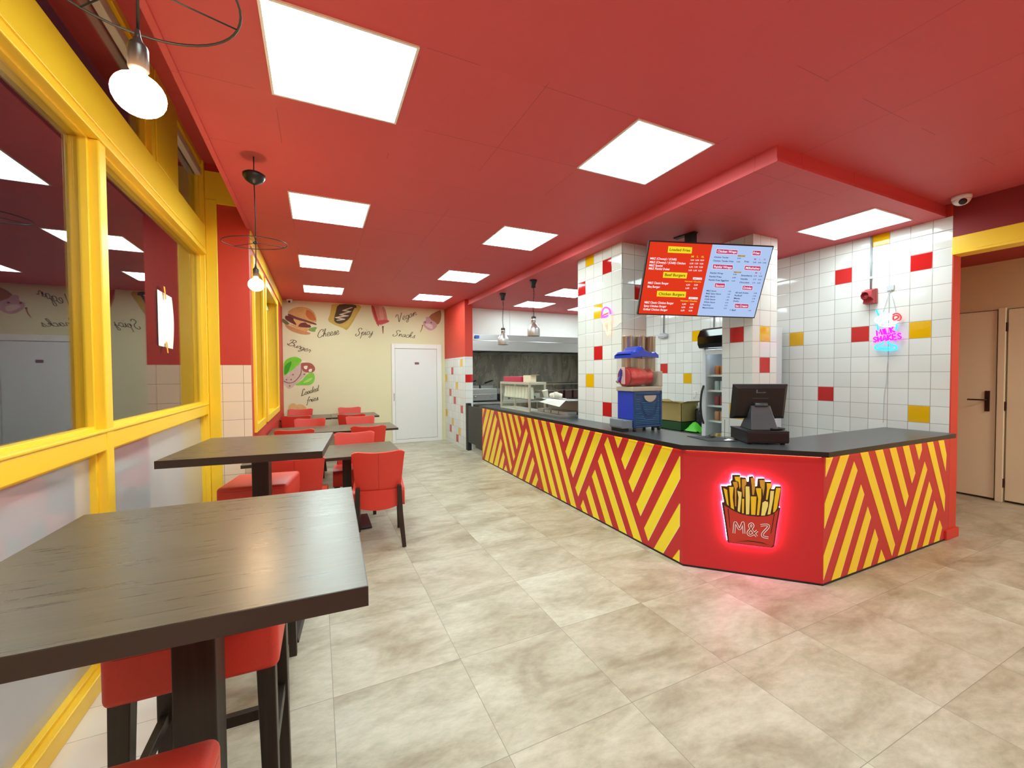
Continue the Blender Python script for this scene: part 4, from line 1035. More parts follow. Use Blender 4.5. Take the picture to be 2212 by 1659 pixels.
# ------------------------------------------------------------------ tables, chairs and stools
def high_table(label, c, rot, k=1.):
    t = thing('high_table', label, 'high table', (c[0], c[1], 0), rot, 'high square tables by the shop window')
    m = MB(); m.box(-.362, .362, -.383, .383, 1.062, 1.0995, EDGE); m.poly([(-.36, -.381, 1.1), (.36, -.381, 1.1), (.36, .381, 1.1), (-.36, .381, 1.1)], WENGE)
    obj('tabletop', m, t, local=True)
    obj('pedestal', MB().box(-.043, .043, -.043, .043, .02, 1.05, LEGW), t, local=True, bevel=.003)
    m = MB(); m.box(-.16, .16, -.16, .16, 1.05, 1.063, BLACKM); obj('top_plate', m, t, local=True)
    m = MB(); e0 = .21*k; e1 = .20*k; m.add([(-e0, -e0, 0), (e0, -e0, 0), (e0, e0, 0), (-e0, e0, 0), (-e1, -e1, .03), (e1, -e1, .03), (e1, e1, .03), (-e1, e1, .03)], [(0, 3, 2, 1), (4, 5, 6, 7), (0, 1, 5, 4), (1, 2, 6, 5), (2, 3, 7, 6), (3, 0, 4, 7)], mat('dark_base_plate', '2b2a2e', .3))
    obj('base_plate', m, t, local=True, bevel=.003)
    return t
high_table('dark high table in the left foreground, the nearest table', (-.268, 1.217), math.radians(-1.8), .74)
high_table('dark high table behind the foreground one, beside the yellow corner post', (-.302, 2.823), math.radians(-5.8))
def low_table(label, x0, x1, y0, y1, peds):
    t = thing('dining_table', label, 'dining table', ((x0+x1)/2, (y0+y1)/2, 0), 0, 'low rectangular dining tables')
    m = MB(); m.box(x0, x1, y0, y1, .722, .7495, EDGE); m.poly([(x0+.002, y0+.002, .75), (x1-.002, y0+.002, .75), (x1-.002, y1-.002, .75), (x0+.002, y1-.002, .75)], WENGE)
    obj('tabletop', m, t)
    for px_, py_ in peds:
        obj('pedestal', MB().box(px_-.04, px_+.04, py_-.04, py_+.04, .02, .722, LEGW), t, bevel=.003)
        obj('base_plate', MB().box(px_-.21, px_+.21, py_-.21, py_+.21, 0, .022, MT['dark_base_plate']), t, bevel=.004)
low_table('dark low table with three red chairs, nearest of the low row', -.59, .735, 4.085, 4.83, [(-.22, 4.45), (.255, 4.45)])
low_table('dark low table in the middle, ending close to the white door on the right', -.58, 1.03, 6.0, 6.76, [(-.2, 6.38), (.65, 6.38)])
low_table('dark low table at the far end, left of a second tabletop', -.58, .222, 7.97, 8.72, [(-.18, 8.34)])
low_table('dark low table at the far end, nearest the white door', .226, 1.03, 7.99, 8.76, [(.63, 8.37)])
def chair_protos():
    t = thing('dining_chair', '', 'chair', (0, 0, 0), 0, 'red padded dining chairs')
    # seat: thick padded block, rounded edges
    def seat():
        m = MB()
        prof = [(-.205, .345), (-.215, .42), (-.205, .492), (-.1, .50), (.1, .505), (.20, .498), (.235, .47), (.24, .40), (.232, .335), (.1, .33), (-.12, .325)]
        a = [(-.218, y, z) for y, z in prof]
        m.prism(a, (.436, 0, 0), LEATHER)
        return m
    s = obj('seat', seat(), t, local=True, bevel=.028, seg=4, smooth=True, angle=35)
    # backrest: flares upwards, hollowed top edge, curved in plan
    nx, nz = 16, 12
    def front(u, v, side):
        z = .475+v*.375
        hw = .178+.042*v**.8
        x = (2*u-1)*hw
        z2 = z - (.020*(1-abs(2*u-1)**2)*v**3) + .006*abs(2*u-1)**3*v
        z2 -= .030*max(0., (abs(2*u-1)-.72)/.28)**2*v**7
        y = -.205-.062*v + .022*(1-(2*u-1)**2)*-1
        th = .062-.018*v
        return (x, y+(th if side else 0.), z2)
    m = MB()
    vs = []; fs = []
    for side in (0, 1):
        for j in range(nz+1):
            for i in range(nx+1):
                vs.append(front(i/nx, j/nz, side))
    N = (nx+1)*(nz+1)
    for j in range(nz):
        for i in range(nx):
            a = j*(nx+1)+i
            fs.append((a, a+1, a+nx+2, a+nx+1)); fs.append((N+a, N+a+nx+1, N+a+nx+2, N+a+1))
    for i in range(nx):
        fs.append((i, N+i, N+i+1, i+1)); a = nz*(nx+1)+i; fs.append((a, a+1, N+a+1, N+a))
    for j in range(nz):
        a = j*(nx+1); fs.append((a, a+nx+1, N+a+nx+1, N+a)); a = a+nx; fs.append((a, N+a, N+a+nx+1, a+nx+1))
    m.add(vs, fs, LEATHER, True)
    m.tube([(0, front(.5, v, 0)[1]-.0004, front(.5, v, 0)[2]) for v in [k/8 for k in range(9)]], .0013, SEAM, 5)
    obj('backrest', m, t, local=True, bevel=.014, seg=3, smooth=True, angle=50)
    # padded apron between the rear legs
    def ap(u, v):
        x = (2*u-1)*.155
        z = .325+v*.175 + (.022*(2*u-1)**2 if v < .5 else 0)
        return (x, -.228-.016*(1-(2*u-1)**2), z)
    m = MB(); m.grid(ap, 8, 4, LEATHER)
    m.grid(lambda u, v: (ap(u, v)[0], -.2, ap(u, v)[2]), 8, 4, LEATHER)
    obj('rear_apron', m, t, local=True)
    for sx in (-1, 1):
        m = MB()
        m.bar((sx*.172, -.247, .535), (sx*.178, -.236, .30), .036, .044, LEGW)
        m.bar((sx*.178, -.236, .30), (sx*.206, -.292, .0), .044, .034, LEGW)
        obj('leg', m, t, local=True, bevel=.003)
    for sx in (-1, 1):
        m = MB(); m.bar((sx*.185, .195, .34), (sx*.188, .200, 0), .042, .034, LEGW)
        obj('leg', m, t, local=True, bevel=.003)
    return t
CH = chair_protos()
def deg(a): return math.radians(a)
chairs = [
    ((.498, 3.975), -7, 'red padded chair seen from behind, nearest chair, at the aisle end'),
    ((-.155, 3.98), -4, 'red padded chair just behind the second high table, back to the camera'),
    ((.365, 4.87), 176, 'red padded chair facing the camera across the first low table'),
    ((-.245, 5.94), -3, 'red padded chair back showing just above the second high tabletop'),
    ((.625, 5.915), -7, 'red padded chair with hollowed back, near side of the middle low table on the aisle'),
    ((-.12, 6.83), 177, 'red padded chair facing the camera behind the middle low table, window side'),
    ((.61, 6.84), 178, 'red padded chair facing the camera behind the middle low table, aisle side'),
    ((-.30, 7.86), -5, 'red padded chair against the left wall on the near side of the far tables'),
    ((.55, 7.74), -8, 'red padded chair on the near side of the far tables, aisle side'),
    ((-.31, 8.87), 178, 'red padded chair in front of the mural below the words Loaded fries'),
    ((.60, 8.88), 182, 'red padded chair against the mural wall, nearest the white door')]
for i, (c, a, l) in enumerate(chairs):
    if i == 0:
        CH.location = (c[0], c[1], 0); CH.rotation_euler = (0, 0, deg(a)); CH['label'] = l
    else:
        dup(CH, (c[0], c[1], 0), deg(a), l)
# bar stools: thick square cushion, four dark legs and rungs
t = thing('bar_stool', '', 'bar stool', (0, 0, 0), 0, 'red cushioned bar stools at the high tables')
m = MB(); m.box(-.2, .2, -.2, .2, .645, .80, LEATHER)
obj('cushion', m, t, local=True, bevel=.022, seg=4, smooth=True)
m = MB()
q = [(-.1985, -.17), (-.17, -.1985), (.17, -.1985), (.1985, -.17), (.1985, .17), (.17, .1985), (-.17, .1985), (-.1985, .17)]
m.tube([(a, b, .774) for a, b in q], .0022, SEAM, 5, True)
obj('piping', m, t, local=True)
for sx in (-1, 1):
    for sy in (-1, 1):
        m = MB(); m.bar((sx*.165, sy*.165, .65), (sx*.178, sy*.178, 0), .048, .036, LEGW)
        obj('leg', m, t, local=True, bevel=.003)
for sy, z in ((-1, .27), (1, .27)):
    obj('stretcher', MB().box(-.155, .155, sy*.172-.012, sy*.172+.012, z-.02, z+.02, LEGW), t, local=True, bevel=.002)
for sx in (-1, 1):
    obj('stretcher', MB().box(sx*.172-.012, sx*.172+.012, -.155, .155, .33, .37, LEGW), t, local=True, bevel=.002)
stools = [((-.31, 1.575), -1, 'red cushioned bar stool behind the foreground table pedestal, its top hidden by the tabletop'),
          ((-.39, .785), -3, 'red cushioned bar stool nearest the camera, one corner at the bottom edge'),
          ((-.325, 2.325), -3, 'red cushioned bar stool between the two high tables, only its dark right legs showing'),
          ((-.352, 3.262), -9, 'red cushioned bar stool beyond the second high table, top surface visible')]
for i, (c, a, l) in enumerate(stools):
    if i == 0:
        t.location = (c[0], c[1], 0); t.rotation_euler = (0, 0, deg(a)); t['label'] = l
    else:
        dup(t, (c[0], c[1], 0), deg(a), l)
# paper taped inside the shop window
pp = thing('taped_paper', 'white sheet of paper taped to the shop window with orange tape', 'paper', (XG+.003, 3.86, 1.92))
m = MB(); m.grid(lambda u, v: (XG+.003+.010*math.sin(v*3.1)*u+.006*u, 3.715+.295*u, 1.716+.394*v-.008*u), 6, 8, mat('white_paper', 'f6f6f4', .6))
obj('sheet', m, pp)
for z0, z1, dy in ((2.06, 2.15, .0), (1.67, 1.75, .02)):
    m = MB(); m.poly([(XG+.0195, 3.815+dy, z0), (XG+.0195, 3.845+dy, z0), (XG+.016, 3.835+dy, z1), (XG+.016, 3.80+dy, z1)], mat('orange_tape', 'eda61c', .4))
    obj('tape', m, pp)
# ------------------------------------------------------------------ printed mural on the far wall
mu = thing('wall_mural', 'printed food mural on the beige end wall with script words around the edge', 'mural', (.6, YF, 1.5))
fm = lambda a, b, o=0.: (a, YF-.0015-o, b)
names = {'burger': 'burger_picture', 'fries': 'loaded_fries_picture', 'wrap': 'wrap_picture', 'chips': 'chips_picture', 'shake': 'milkshake_picture', 'cone': 'ice_cream_picture'}
for k, lst in MP.items():
    m = MB()
    for i, (c, pts) in enumerate(lst):
        P = [(min(max(p.x, -.598), 2.62), min(p.y, ZC-.004)) for p in smoothpts([(a, b, 0) for a, b in pts], 3, True)]
        m.poly([fm(a, b, .0004+.0003*i) for a, b in P], mat('print_'+c, c, .7, vary=(22, .16)))
    obj(names[k], m, mu)
SCR = {
 'B': (.72, [[(.02, .68), (.08, .86), (.28, 1.0), (.55, .98), (.62, .8), (.5, .6), (.28, .53)], [(.28, .53), (.55, .5), (.66, .28), (.52, .05), (.25, -.02), (.06, .08), (.05, .22)], [(.32, .96), (.27, .5), (.16, .02)]]),
 'C': (.62, [[(.52, .72), (.62, .88), (.5, 1.02), (.28, .9), (.08, .52), (.06, .18), (.22, .0), (.42, .06), (.58, .25)]]),
 'S': (.62, [[(.58, .78), (.6, .95), (.42, 1.02), (.22, .86), (.28, .64), (.42, .42), (.36, .12), (.12, -.02), (-.02, .12), (.06, .3)]]),
 'V': (.62, [[(-.05, .72), (.06, .95), (.2, .9), (.22, .4), (.24, .0), (.42, .45), (.62, 1.02)]]),
 'L': (.52, [[(.5, .8), (.5, 1.0), (.32, .98), (.2, .55), (.1, .08), (.0, .02), (.3, .02), (.52, .16)]]),
 'u': (.40, [[(.0, .42), (.04, .12), (.14, .0), (.28, .16), (.34, .42), (.32, .1), (.42, .06)]]),
 'r': (.32, [[(.0, .1), (.12, .44), (.18, .5), (.2, .38), (.32, .38), (.26, .1), (.36, .06)]]),
 'g': (.40, [[(.32, .38), (.18, .46), (.04, .28), (.06, .06), (.2, .06), (.34, .4), (.28, -.1), (.14, -.4), (.0, -.34), (.1, -.14), (.42, .1)]]),
 'e': (.36, [[(.0, .16), (.16, .22), (.29, .36), (.24, .5), (.12, .46), (.04, .22), (.12, .02), (.26, .02), (.40, .16)]]),
 'h': (.42, [[(.0, .1), (.22, .7), (.26, .98), (.16, .96), (.08, .5), (.04, .0)], [(.04, .12), (.2, .44), (.3, .4), (.28, .08), (.42, .08)]]),
 's': (.32, [[(.0, .08), (.16, .36), (.22, .52), (.24, .3), (.2, .02), (.06, .02)], [(.2, .04), (.34, .14)]]),
 'p': (.42, [[(.0, .2), (.12, .46), (.04, -.1), (-.04, -.42)], [(.08, .2), (.2, .46), (.32, .36), (.26, .06), (.1, .04)], [(.26, .06), (.42, .12)]]),
 'i': (.22, [[(.0, .14), (.1, .46), (.06, .08), (.12, .0), (.24, .12)], [(.15, .66), (.17, .72)]]),
 'c': (.32, [[(.26, .34), (.22, .46), (.08, .38), (.03, .14), (.12, .0), (.34, .14)]]),
 'y': (.42, [[(.02, .42), (.06, .12), (.16, .04), (.3, .2), (.36, .44), (.28, -.1), (.14, -.42), (.0, -.34), (.12, -.14), (.42, .1)]]),
 'a': (.40, [[(.3, .38), (.16, .46), (.03, .26), (.06, .03), (.18, .06), (.32, .42), (.28, .08), (.42, .08)]]),
 'n': (.42, [[(.0, .14), (.1, .46), (.06, .0)], [(.06, .12), (.2, .44), (.3, .4), (.28, .08), (.42, .08)]]),
 'k': (.40, [[(.0, .1), (.22, .7), (.25, .98), (.15, .94), (.06, .5), (.03, .0)], [(.05, .22), (.24, .44), (.22, .26), (.1, .22), (.26, .04), (.4, .1)]]),
 'o': (.36, [[(.18, .46), (.05, .32), (.05, .08), (.18, .0), (.3, .18), (.24, .42), (.18, .46)], [(.26, .38), (.4, .36)]]),
 'd': (.42, [[(.3, .38), (.16, .46), (.03, .26), (.06, .03), (.18, .06), (.32, .42), (.42, .98), (.3, .3), (.3, .06), (.42, .08)]]),
 'f': (.28, [[(-.04, -.36), (.02, -.42), (.1, .1), (.2, .8), (.32, .96), (.34, .8)], [(.0, .4), (.3, .44)]]),
}
INK = mat('brown_ink', '4f3f26', .7)
for w_, p0, p1, h in MW:
    p0 = Vector(p0); p1 = Vector(p1); d = p1-p0; L = d.length; d.normalize(); q = Vector((-d.y, d.x))
    tot = sum(SCR[c][0] for c in w_); m = MB(); x = 0.
    for c in w_:
        adv, st = SCR[c]
        for s in st:
            P = smoothpts([((x+a)/tot*L+b*h*.30, b*h, 0) for a, b in s], 4)
            P = [p0+d*p.x+q*p.y for p in P]
            m.ribbon([(p.x, p.y) for p in P], .0125 if c.isupper() else .0105, fm, INK, .0026)
        x += adv
    obj('script_word', m, mu, label='the word %s in brown script' % w_)
# ------------------------------------------------------------------ slush machine on the worktop
ZW = .95
sl = thing('slush_machine', 'blue slush machine with red slush in a clear bowl on the counter', 'slush machine', (2.84, 3.15, ZW))
X0, X1, Y0, Y1 = 2.68, 3.025, 3.035, 3.275
m = MB(); m.box(X0+.02, X1, Y0+.006, Y1, .985, 1.325, BLUED)
obj('body', m, sl, bevel=.008)
m = MB(); m.box(X0-.002, X0+.025, Y0+.01, Y1-.005, 1.06, 1.33, BLUE); m.box(X0-.004, X0+.02, Y0+.01, Y1-.005, .99, 1.06, mat('dark_blue_front', '141f66', .3))
obj('front_cover', m, sl, bevel=.006)
m = MB(); m.box(X0, X0+.03, Y0, Y0+.03, .985, 1.33, BLUED); m.box(X0+.02, X1, Y0, Y0+.012, 1.295, 1.325, BLUED); m.box(X1-.02, X1+.004, Y0, Y0+.014, .985, 1.33, BLUED)
m.box(X0+.02, X1, Y0, Y0+.012, .985, 1.0, BLUED)
obj('side_frame', m, sl, bevel=.004)
m = MB(); BG = mat('beige_trim', 'aaa492', .4)
pts = [(2.80, 1.288)]+[(2.875-.075*math.cos(a), 1.288-.062*math.sin(a)) for a in [math.pi*k/12 for k in range(13)]]
m.prism([(x, Y0+.004, z) for x, z in pts], (0, -.008, 0), BG)
obj('badge', m, sl, bevel=.002, label='pale half-moon plate on the side')
for k in range(15):
    z = 1.015+.0165*k
    xa, xb = 2.70, 2.995
    hw = .092-.0012*k
    segs = [(xa, xb)]
    if z > 1.06:
        dd = math.sqrt(max(0, 1-((1.288-z)/.245)**2))*.115 if z < 1.288 else .115
        inner = math.sqrt(max(0, 1-((1.288-z)/.20)**2))*.09 if z > 1.09 else 0
        segs = [(xa, 2.862-dd), (2.862-inner, 2.862+inner), (2.862+dd, xb)] if inner > .01 else [(xa, 2.862-dd), (2.862+dd, xb)]
        if z > 1.22:
            segs = [segs[0], segs[-1]]
    m = MB()
    for a, b in segs:
        if b-a > .012:
            m.add([(a, Y0+.002, z), (b, Y0+.002, z), (b, Y0-.003, z+.006), (a, Y0-.003, z+.006), (a, Y0+.006, z+.009), (b, Y0+.006, z+.009)], [(0, 1, 2, 3), (3, 2, 5, 4)], mat('louvre_blue', '3f6c9a', .3))
    if m.v:
        obj('louvre', m, sl)
for x, y in ((X0+.02, Y0+.02), (X0+.02, Y1-.02), (X1-.02, Y0+.02), (X1-.02, Y1-.02), (X1-.08, Y0+.035)):
    obj('foot', MB().lathe([(.014, 0), (.016, .02), (.012, .037)], (x, y, ZW), BLACK, 14), sl)
m = MB(); m.box(X0-.015, X1+.003, Y0-.004, Y1+.002, 1.328, 1.372, BG); m.box(X1-.04, X1+.008, Y0-.004, Y1+.002, 1.37, 1.52, BG)
obj('bowl_tray', m, sl, bevel=.008)
m = MB()
m.grid(lambda u, v: (X0-.02+u*.325, 3.155+.108*math.cos(math.pi*(1-v)), 1.375+0.0*u+(.0 if v in (0, 1) else 0)+0), 1, 1, GLASSP)
sect = [(-.105, .29), (-.108, .10), (-.09, .03), (-.05, .004), (0, 0), (.05, .004), (.09, .03), (.108, .10), (.105, .29)]
m = MB()
for i in range(len(sect)-1):
    (a, za), (b, zb) = sect[i], sect[i+1]
    m.poly([(X0-.02, 3.155+a, 1.374+za), (X1-.045, 3.155+a, 1.374+za), (X1-.045, 3.155+b, 1.374+zb), (X0-.02, 3.155+b, 1.374+zb)], GLASSP)
m.poly([(X0-.02, 3.155+a, 1.374+z) for a, z in sect], GLASSP); m.poly([(X1-.045, 3.155+a, 1.374+z) for a, z in sect], GLASSP)
obj('clear_bowl', m, sl)
SLU = mat('red_slush', 'd01820', .3, bump=(40, .4))
m = MB()
rings = []
NX, NA = 14, 20
def slush(u, v):
    a = 2*math.pi*v
    r = (.094-.018*(u > .45)*min(1, (u-.45)*3))*(1+.03*math.sin(u*23+a*2))
    zz = r*math.sin(a)
    top = .085+.015*math.cos(u*3.2)-.022*(u > .75)*1
    return (X0-.012+u*.285, 3.155+r*math.cos(a)*1.05, 1.466+min(zz, top))
m.grid(slush, NX, NA, SLU)
m.lathe([(.001, .0), (.07, .001), (.088, .006)], (X0-.014, 3.155, 1.466), SLU, 20, True, (1, 0, 0))
m.lathe([(.088, -.006), (.07, .0), (.001, .0)], (X0+.273, 3.155, 1.466), SLU, 20, True, (1, 0, 0))
obj('slush', m, sl)
m = MB(); m.box(X0-.035, X0-.0205, 3.132, 3.178, 1.395, 1.56, mat('clear_tap_block', 'd8b4b0', .2))
tapb = obj('tap_block', m, sl, bevel=.005)
m = MB(); m.bar((X0-.055, 3.155, 1.535), (X0-.060, 3.155, 1.47), .02, .024, mat('purple_tap', '3b2f86', .3)); m.bar((X0-.06, 3.155, 1.47), (X0-.085, 3.155, 1.42), .022, .03, mat('purple_tap', '', .3)); m.bar((X0-.03, 3.155, 1.505), (X0-.06, 3.155, 1.505), .014, .014, CHROME)
m.bar((X0-.075, 3.155, 1.44), (X0-.10, 3.155, 1.415), .016, .03, CHROME)
obj('tap', m, tapb, bevel=.003)
def lid(u, v):
    x = X0-.035+u*.335
    prof = [.030, .052, .056, .058, .066, .092, .104, .092, .074, .062, .054, .049, .046, .050, .050, .028]
    k = u*(len(prof)-1); i = min(int(k), len(prof)-2); z = prof[i]*(1-(k-i))+prof[i+1]*(k-i)
    e = (2*v-1)
    return (x, 3.155+e*.122, 1.655+max(z*(1-.35*abs(e)**10), .012))
m = MB(); m.grid(lid, 30, 14, BLUE)
def skirt(u, v):
    t = 4*u; xa, xb, ya, yb = X0-.035, X0+.30, 3.033, 3.277
    k = int(t) % 4; f = t-int(t)
    P = [((xa, ya), (xb, ya)), ((xb, ya), (xb, yb)), ((xb, yb), (xa, yb)), ((xa, yb), (xa, ya))][k] if u < 1 else ((xa, ya), (xa, ya))
    x = P[0][0]+(P[1][0]-P[0][0])*f; y = P[0][1]+(P[1][1]-P[0][1])*f
    lo = 1.645+.012*math.sin((x-xa)*9)
    k = min(max((x-xa)/(xb-xa), 0), 1)*15; i = min(int(k), 14); zt_ = [.030, .052, .056, .058, .066, .092, .104, .092, .074, .062, .054, .049, .046, .050, .050, .028]
    hi = 1.655+max((zt_[i]*(1-(k-i))+zt_[i+1]*(k-i))*.65, .012)
    return (x, y, lo+(hi-lo)*v)
m.grid(skirt, 48, 2, BLUE, False)
obj('lid', m, sl)
m = MB(); m.prism([(X0-.115, Y0+.03, .985), (X0-.005, Y0+.012, .985), (X0-.005, Y1-.02, .985), (X0-.115, Y1-.03, .985)], (0, 0, .07), mat('drip_grey', '6f7b85', .35))
m.box(X0-.12, X0-.10, Y0+.03, Y1-.03, .99, 1.07, MT['drip_grey'])
obj('drip_tray', m, sl, bevel=.008)
m = MB(); m.box(X0-.105, X0-.03, Y0+.04, Y1-.04, ZW, .985, BLACKM); obj('tray_support', m, sl)
# steel cup dispensers on the pillar
for i, (x, l) in enumerate(((2.925, 'left'), (3.088, 'middle'), (3.232, 'right'))):
    t = thing('cup_dispenser', 'tall polished steel cup tube behind the slush machine, %s of three' % l, 'cup dispenser', (x, 3.412, 1.3), 0, 'steel cup tubes on the pillar')
    m = MB().lathe([(.050, 0), (.054, .004), (.054, .575), (.058, .58), (.058, .588), (.050, .588), (.048, .3)], (x, 3.412, 1.3), COPPER, 28, False)
    obj('tube', m, t)
    m = MB().lathe([(.04, 0), (.044, .02), (.046, .025)], (x, 3.412, 1.862), WHITE, 24); obj('cup_stack', m, t)
    obj('wall_bracket', MB().box(x-.02, x+.02, 3.455, 3.475, 1.4, 1.8, STEELD), t)
# ------------------------------------------------------------------ point of sale
pc = (3.06, 2.16); a = -.55
po = thing('cash_box', 'black cash drawer box on the counter under the till screen', 'cash box', (3.172, 2.158, ZW), a)
m = MB(); m.box(-.148, .148, -.155, .16, .012, .10, BLACK); m.box(-.15, .15, -.158, -.15, .02, .094, BLACK); m.box(-.152, .152, -.155, .162, .092, .104, BLACKM)
obj('drawer_case', m, po, local=True, bevel=.003)
for sx in (-1, 1):
    for sy in (-1, 1):
        obj('foot', MB().box(sx*.12-.012, sx*.12+.012, sy*.12-.012, sy*.12+.012, 0, .013, BLACKM), po, local=True)
ts = thing('till_screen', 'black touch till seen from behind on a grey stand', 'till', (3.172, 2.158, ZW+.105), -.52)
ST = mat('stand_grey', '3c4044', .35)
m = MB()
m.add([(-.098, -.10, 0), (.098, -.10, 0), (.098, .10, 0), (-.098, .10, 0), (-.082, -.055, .12), (.082, -.055, .12), (.082, .03, .12), (-.082, .03, .12), (-.07, -.035, .185), (.07, -.035, .185), (.07, .02, .185), (-.07, .02, .185)],
      [(0, 3, 2, 1), (0, 1, 5, 4), (1, 2, 6, 5), (2, 3, 7, 6), (3, 0, 4, 7), (4, 5, 9, 8), (5, 6, 10, 9), (6, 7, 11, 10), (7, 4, 8, 11), (8, 9, 10, 11)], ST)
m.add([(.04, -.13, .004), (.15, -.10, .004), (.13, .06, .004), (.04, .06, .004), (.04, -.13, .016), (.15, -.10, .016), (.13, .06, .016), (.04, .06, .016)], [(0, 3, 2, 1), (4, 5, 6, 7), (0, 1, 5, 4), (1, 2, 6, 5), (2, 3, 7, 6), (3, 0, 4, 7)], BLACKM)
obj('stand', m, ts, local=True, bevel=.004)
m = MB(); m.tube([(-.045, -.035, .19), (.045, -.035, .19)], .017, GREYD, 16); m.box(-.045, .045, -.03, .02, .185, .215, BLACKM)
obj('hinge', m, ts, local=True)
tl = .20
def scr(x, y, z):          # screen plane leaning back towards the cashier
    return (x, y*math.cos(tl)-(z-.12)*math.sin(tl), .215+(z-.12)*math.cos(tl)*1.04+y*math.sin(tl))
def sbox(mb, x0, x1, y0, y1, z0, z1, mt, ins=0):
    vs = []
    for z in (z0, z1):
        for y in (y0, y1):
            for x in (x0, x1):
                k = ins if y == y0 else 0
                xx = x+(k if x == x0 else -k); zz = z+(k if z == z0 else -k)
                vs.append(scr(xx, y, zz))
    mb.add(vs, [(0, 2, 3, 1), (4, 5, 7, 6), (0, 1, 5, 4), (2, 6, 7, 3), (0, 4, 6, 2), (1, 3, 7, 5)], mt)
m = MB(); sbox(m, -.205, .205, .0, .016, -.015, .255, BLACK); sbox(m, -.205, .205, -.022, .0, -.015, .255, BLACK, .028)
sbox(m, -.06, .06, -.034, -.02, .06, .12, BLACKM); sbox(m, -.06, .06, -.026, -.018, .148, .152, GREYD)
obj('screen_body', m, ts, local=True, bevel=.003)
m = MB(); sbox(m, -.195, .195, .016, .0165, -.005, .245, GLOSSB); obj('display', m, ts, local=True)
m = MB(); LOGO = mat('pale_logo', '8a9a92', .4)
text_into(m, 'touch', LOGO, lambda u, v, o: scr(u, -.0225-o, v), -.028, .197, .062, .011, .0008)
m.poly([scr(-.036, -.0235, .192), scr(-.030, -.0235, .192), scr(-.030, -.0235, .216), scr(-.036, -.0235, .219)], LOGO)
obj('maker_mark', m, ts, local=True)
# mouse, mat, note
tag(obj('mouse_mat', MB().prism([(2.90, 2.62, ZW), (2.84, 2.36, ZW), (3.02, 2.22, ZW), (3.09, 2.44, ZW)], (0, 0, .004), mat('mat_black', '222527', .6)), bevel=.001), 'flat dark mat on the worktop left of the cash drawer', 'mouse mat')
m = MB(); m.grid(lambda u, v: (3.0+.05*math.cos(2*math.pi*u)*math.sin(math.pi*v/2)*1.1+.01, 2.47+.032*math.sin(2*math.pi*u)*math.sin(math.pi*v/2), ZW+.004+.026*math.cos(math.pi*v/2)), 18, 6, BLACK)
tag(obj('computer_mouse', m), 'black computer mouse lying on the dark mat', 'mouse')
m = MB(); m.grid(lambda u, v: (2.965+.07*u+.01*v, 2.285+.06*v-.04*u, ZW+.005+.008*math.sin(6*u)*math.sin(5*v)), 6, 6, mat('foil_white', 'e8eaec', .3))
tag(obj('crumpled_receipt', m), 'small crumpled white receipt beside the cash drawer', 'receipt')
tag(obj('antenna_wire', MB().tube([(3.03, 2.35, ZW), (3.032, 2.352, ZW+.1), (3.03, 2.35, ZW+.165)], .0018, GREYD, 6)), 'thin upright dark wire left of the till stand', 'wire')
# ------------------------------------------------------------------ heat lamps
def heat_lamp(y, z0, l):
    x = 2.883
    t = thing('heat_lamp', l, 'heat lamp', (x, y, z0), 0, 'silver heat lamps over the counter')
    obj('ceiling_cap', MB().lathe([(.032, 0), (.034, .04), (.056, .105), (.056, .112)], (x, y, ZS-.112), BLACKM, 20), t)
    n = 90; zt = ZS-.11; zb = z0+.275
    m = MB(); m.tube([(x+.010*math.cos(k*1.3)+.006*math.sin(k*.08), y+.010*math.sin(k*1.3), zt+(zb-zt)*k/n) for k in range(n+1)], .0035, BLACKM, 5)
    obj('coiled_cord', m, t)
    obj('neck', MB().lathe([(.034, .185), (.034, .255), (.030, .262)], (x, y, z0), CHROME, 24), t)
    obj('neck_cap', MB().lathe([(.036, .25), (.036, .278), (.028, .284), (.012, .29)], (x, y, z0), GREYD, 24), t)
    obj('shade', MB().lathe([(.090, 0), (.092, .004), (.092, .095), (.088, .115), (.055, .165), (.038, .186), (.034, .19), (.032, .186), (.05, .163), (.084, .112), (.087, .09), (.087, .0)], (x, y, z0), ALU, 32, False), t)
heat_lamp(6.505, 2.0, 'spun silver heat lamp on a coiled cord, farther and lower in the picture')
heat_lamp(5.399, 2.055, 'spun silver heat lamp on a coiled cord, nearer the ice cream pillar')
# ------------------------------------------------------------------ things on the far half of the counter
cb = thing('cup_cabinet', 'clear-fronted countertop cabinet with a row of white cups', 'display cabinet', (2.85, 5.75, ZW))
FR = mat('champagne_frame', 'b8b3a4', .4)
m = MB(); xa, xb, ya, yb, zt = 2.72, 3.0, 5.24, 6.27, 1.378
for y in (ya, yb-.03):
    m.box(xa+.0005, xa+.03, y+.0005, y+.0295, ZW+.02, zt-.035, FR); m.box(xb-.03, xb-.0005, y+.0005, y+.0295, ZW+.02, zt-.035, FR)
m.box(xa, xb, ya, yb, zt-.035, zt, FR); m.box(xa, xb, ya, yb, ZW, ZW+.02, FR)
obj('frame', m, cb, bevel=.004)
m = MB(); m.box(xa+.008, xa+.012, ya+.03, 5.745, ZW+.02, zt-.035, GLASSC); m.box(xa+.015, xa+.019, 5.735, yb-.03, ZW+.02, zt-.035, GLASSC)
obj('sliding_glass', m, cb)
obj('end_glass', MB().box(xa+.03, xb-.03, ya+.012, ya+.016, ZW+.02, zt-.035, GLASSC), cb)
obj('shelf', MB().box(xa+.03, xb-.03, ya+.02, yb-.02, 1.125, 1.135, GLASSC), cb)
cup = thing('paper_cup', '', 'cup', (0, 0, 0), 0, 'upside-down white cups in the counter cabinet')
obj('cup', MB().lathe([(.045, 0), (.044, .006), (.033, .17), (.031, .172), (.001, .172)], (0, 0, 0), mat('cup_white', 'f4f0e2', .45), 18), cup, local=True)
cl = 'white paper cup standing upside down in the countertop cabinet'
